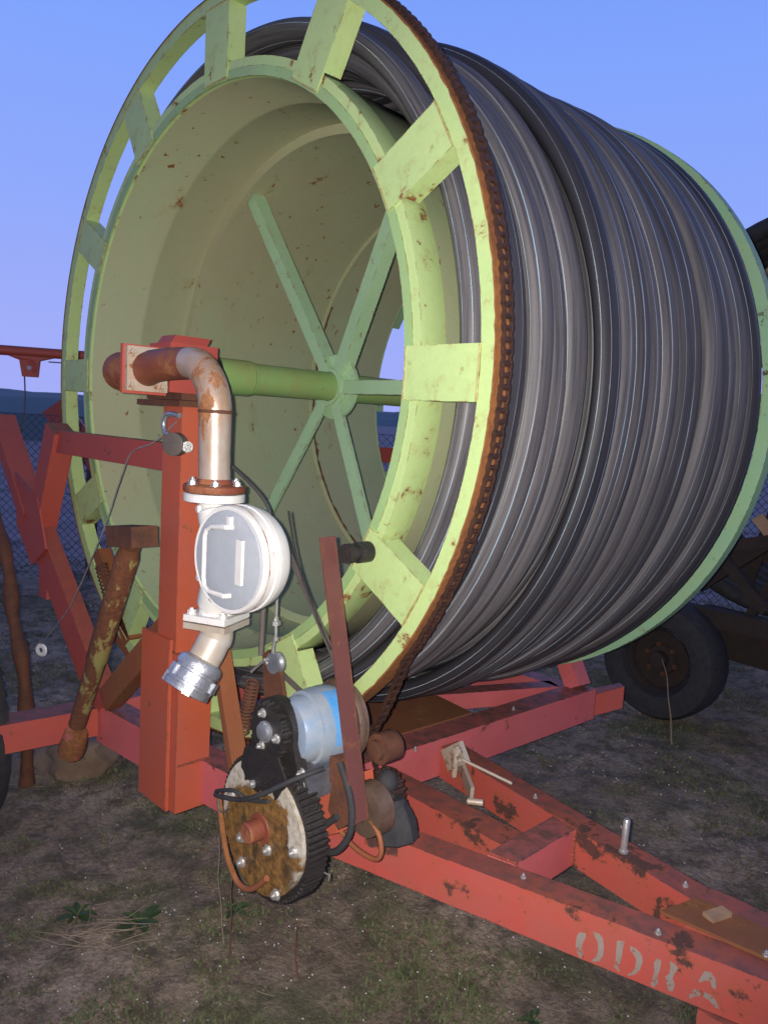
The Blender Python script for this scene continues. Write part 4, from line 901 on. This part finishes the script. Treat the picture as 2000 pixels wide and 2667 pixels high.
while cnt<2600:
    t=rnd.random(); dist=1.1+7*t**1.2; a=R(rnd.uniform(95,178)); x=CAM.x+math.cos(a)*dist; y=CAM.y+math.sin(a)*dist
    if not vis(x,y): continue
    if noise.noise(Vector((x*1.2,y*1.2,30)))<rnd.uniform(-.35,.35): continue
    cnt+=1; z=gh(x,y)+rnd.uniform(.002,.022); r=rnd.choice((.0008,.0011,.0015,.0022,.0030))*(1+.08*dist)
    p=Vector((x,y,z)); V=[bm.verts.new(p+Vector(q)*r) for q in((1,0,0),(-.5,.87,0),(-.5,-.87,0),(0,0,1.1))]
    for f in((0,1,3),(1,2,3),(2,0,3),(2,1,0)): bm.faces.new([V[i] for i in f])
o=link('pale_specks',bm,'speck',origin=(0,0,0),smooth=False); tag(o,'tiny pale flowers and grit sprinkled over the soil','specks',kind='stuff')
bm=nb(); 
def straw(x,y,an,L,r,z=.012,lift=0.0):
    z0=gh(x,y)+z; d=Vector((math.cos(an),math.sin(an),lift)); p=Vector((x,y,z0)); k=Vector((-d.y,d.x,0))*rnd.uniform(-.08,.08)*L
    tube(bm,[p,p+d*L*.5+k,p+d*L],[r,r,r*.5],4)
for k in range(800):
    while True:
        dist=1.1+5.5*rnd.random()**1.2; a=R(rnd.uniform(98,176)); x=CAM.x+math.cos(a)*dist; y=CAM.y+math.sin(a)*dist
        if vis(x,y): break
    straw(x,y,rnd.uniform(0,2*PI),rnd.uniform(.015,.07),rnd.uniform(.0006,.0013),.006,rnd.uniform(-.02,.2))
for k in range(26): straw(.05+rnd.gauss(0,.06),-.37+rnd.gauss(0,.05),rnd.choice((.9,2.1,4.2))+rnd.gauss(0,.35),rnd.uniform(.08,.20),.0014,.014,rnd.uniform(0,.15))
o=link('straw_litter',bm,'straw',origin=(0,0,0)); tag(o,'dry straw bits scattered on the soil','straw',kind='stuff')
# clods and pebbles
bm=nb()
for k in range(3200):
    while True:
        dist=1.0+5*rnd.random(); a=R(rnd.uniform(98,176)); x=CAM.x+math.cos(a)*dist; y=CAM.y+math.sin(a)*dist
        if vis(x,y): break
    r=rnd.choice((.003,.004,.005,.007,.010,.014)); 
    vs=bmesh.ops.create_icosphere(bm,subdivisions=1,radius=r)['verts']
    s_=rnd.uniform(.4,.8)
    for v_ in vs: v_.co=Vector((v_.co.x*rnd.uniform(.7,1.2),v_.co.y*rnd.uniform(.7,1.2),v_.co.z*s_))+Vector((x,y,gh(x,y)+r*.1))
o=link('soil_clods',bm,'dirt',origin=(0,0,0)); tag(o,'small clods and pebbles lying on the soil','clods',kind='stuff')
def leafy(x,y,n_,L,label,seed):
    rr=random.Random(seed); bm=nb()
    for k in range(n_):
        an=2*PI*k/n_+rr.uniform(-.3,.3); d=Vector((math.cos(an),math.sin(an),0)); s_=Vector((-d.y,d.x,0)); l=L*rr.uniform(.6,1.1); wd=l*.2; up=rr.uniform(.2,.8)
        p=Vector((x,y,gh(x,y))); rows=[]
        for q,ww in((0,.15),(.25,.8),(.55,1),(.8,.65),(1,.04)):
            c=p+d*l*q+Vector((0,0,l*up*(q-.75*q*q))); rows.append((bm.verts.new(c-s_*wd*ww+Vector((0,0,.004))),bm.verts.new(c),bm.verts.new(c+s_*wd*ww+Vector((0,0,.004)))))
        for A,B in zip(rows,rows[1:]):
            bm.faces.new((A[0],A[1],B[1],B[0])); bm.faces.new((A[1],A[2],B[2],B[1]))
    o=link('leafy_weed',bm,'leaf',origin=(x,y,0),keep=True); tag(o,label,'weed'); 
leafy(.085,-.237,9,.085,'broad leaved green weed right of the loose straw bundle',1)
leafy(-.084,-.363,7,.07,'smaller leafy weed left of the straw bundle',2)
leafy(.24,.02,7,.06,'leafy weed in the shade under the red side beam',5)
leafy(1.135,.40,8,.045,'little bright weed below the stencilled drawbar letters',4)
# far town lamps on the hills
for i,(dx,z) in enumerate(((0,5.2),(4.4,5.5))):
    p=CAM+Vector((-.70,.714,0)).normalized()*455+Vector((.714,.70,0))*(dx*1.5); bm=nb(); bmesh.ops.create_icosphere(bm,subdivisions=1,radius=.35)
    for v_ in bm.verts: v_.co+=Vector((p.x,p.y,z+6))
    o=link('town_lamp',bm,'lamp'); tag(o,('left','right')[i]+' one of two tiny warm lamps on the far hillside seen through the drum','lamp','far hillside lamps')
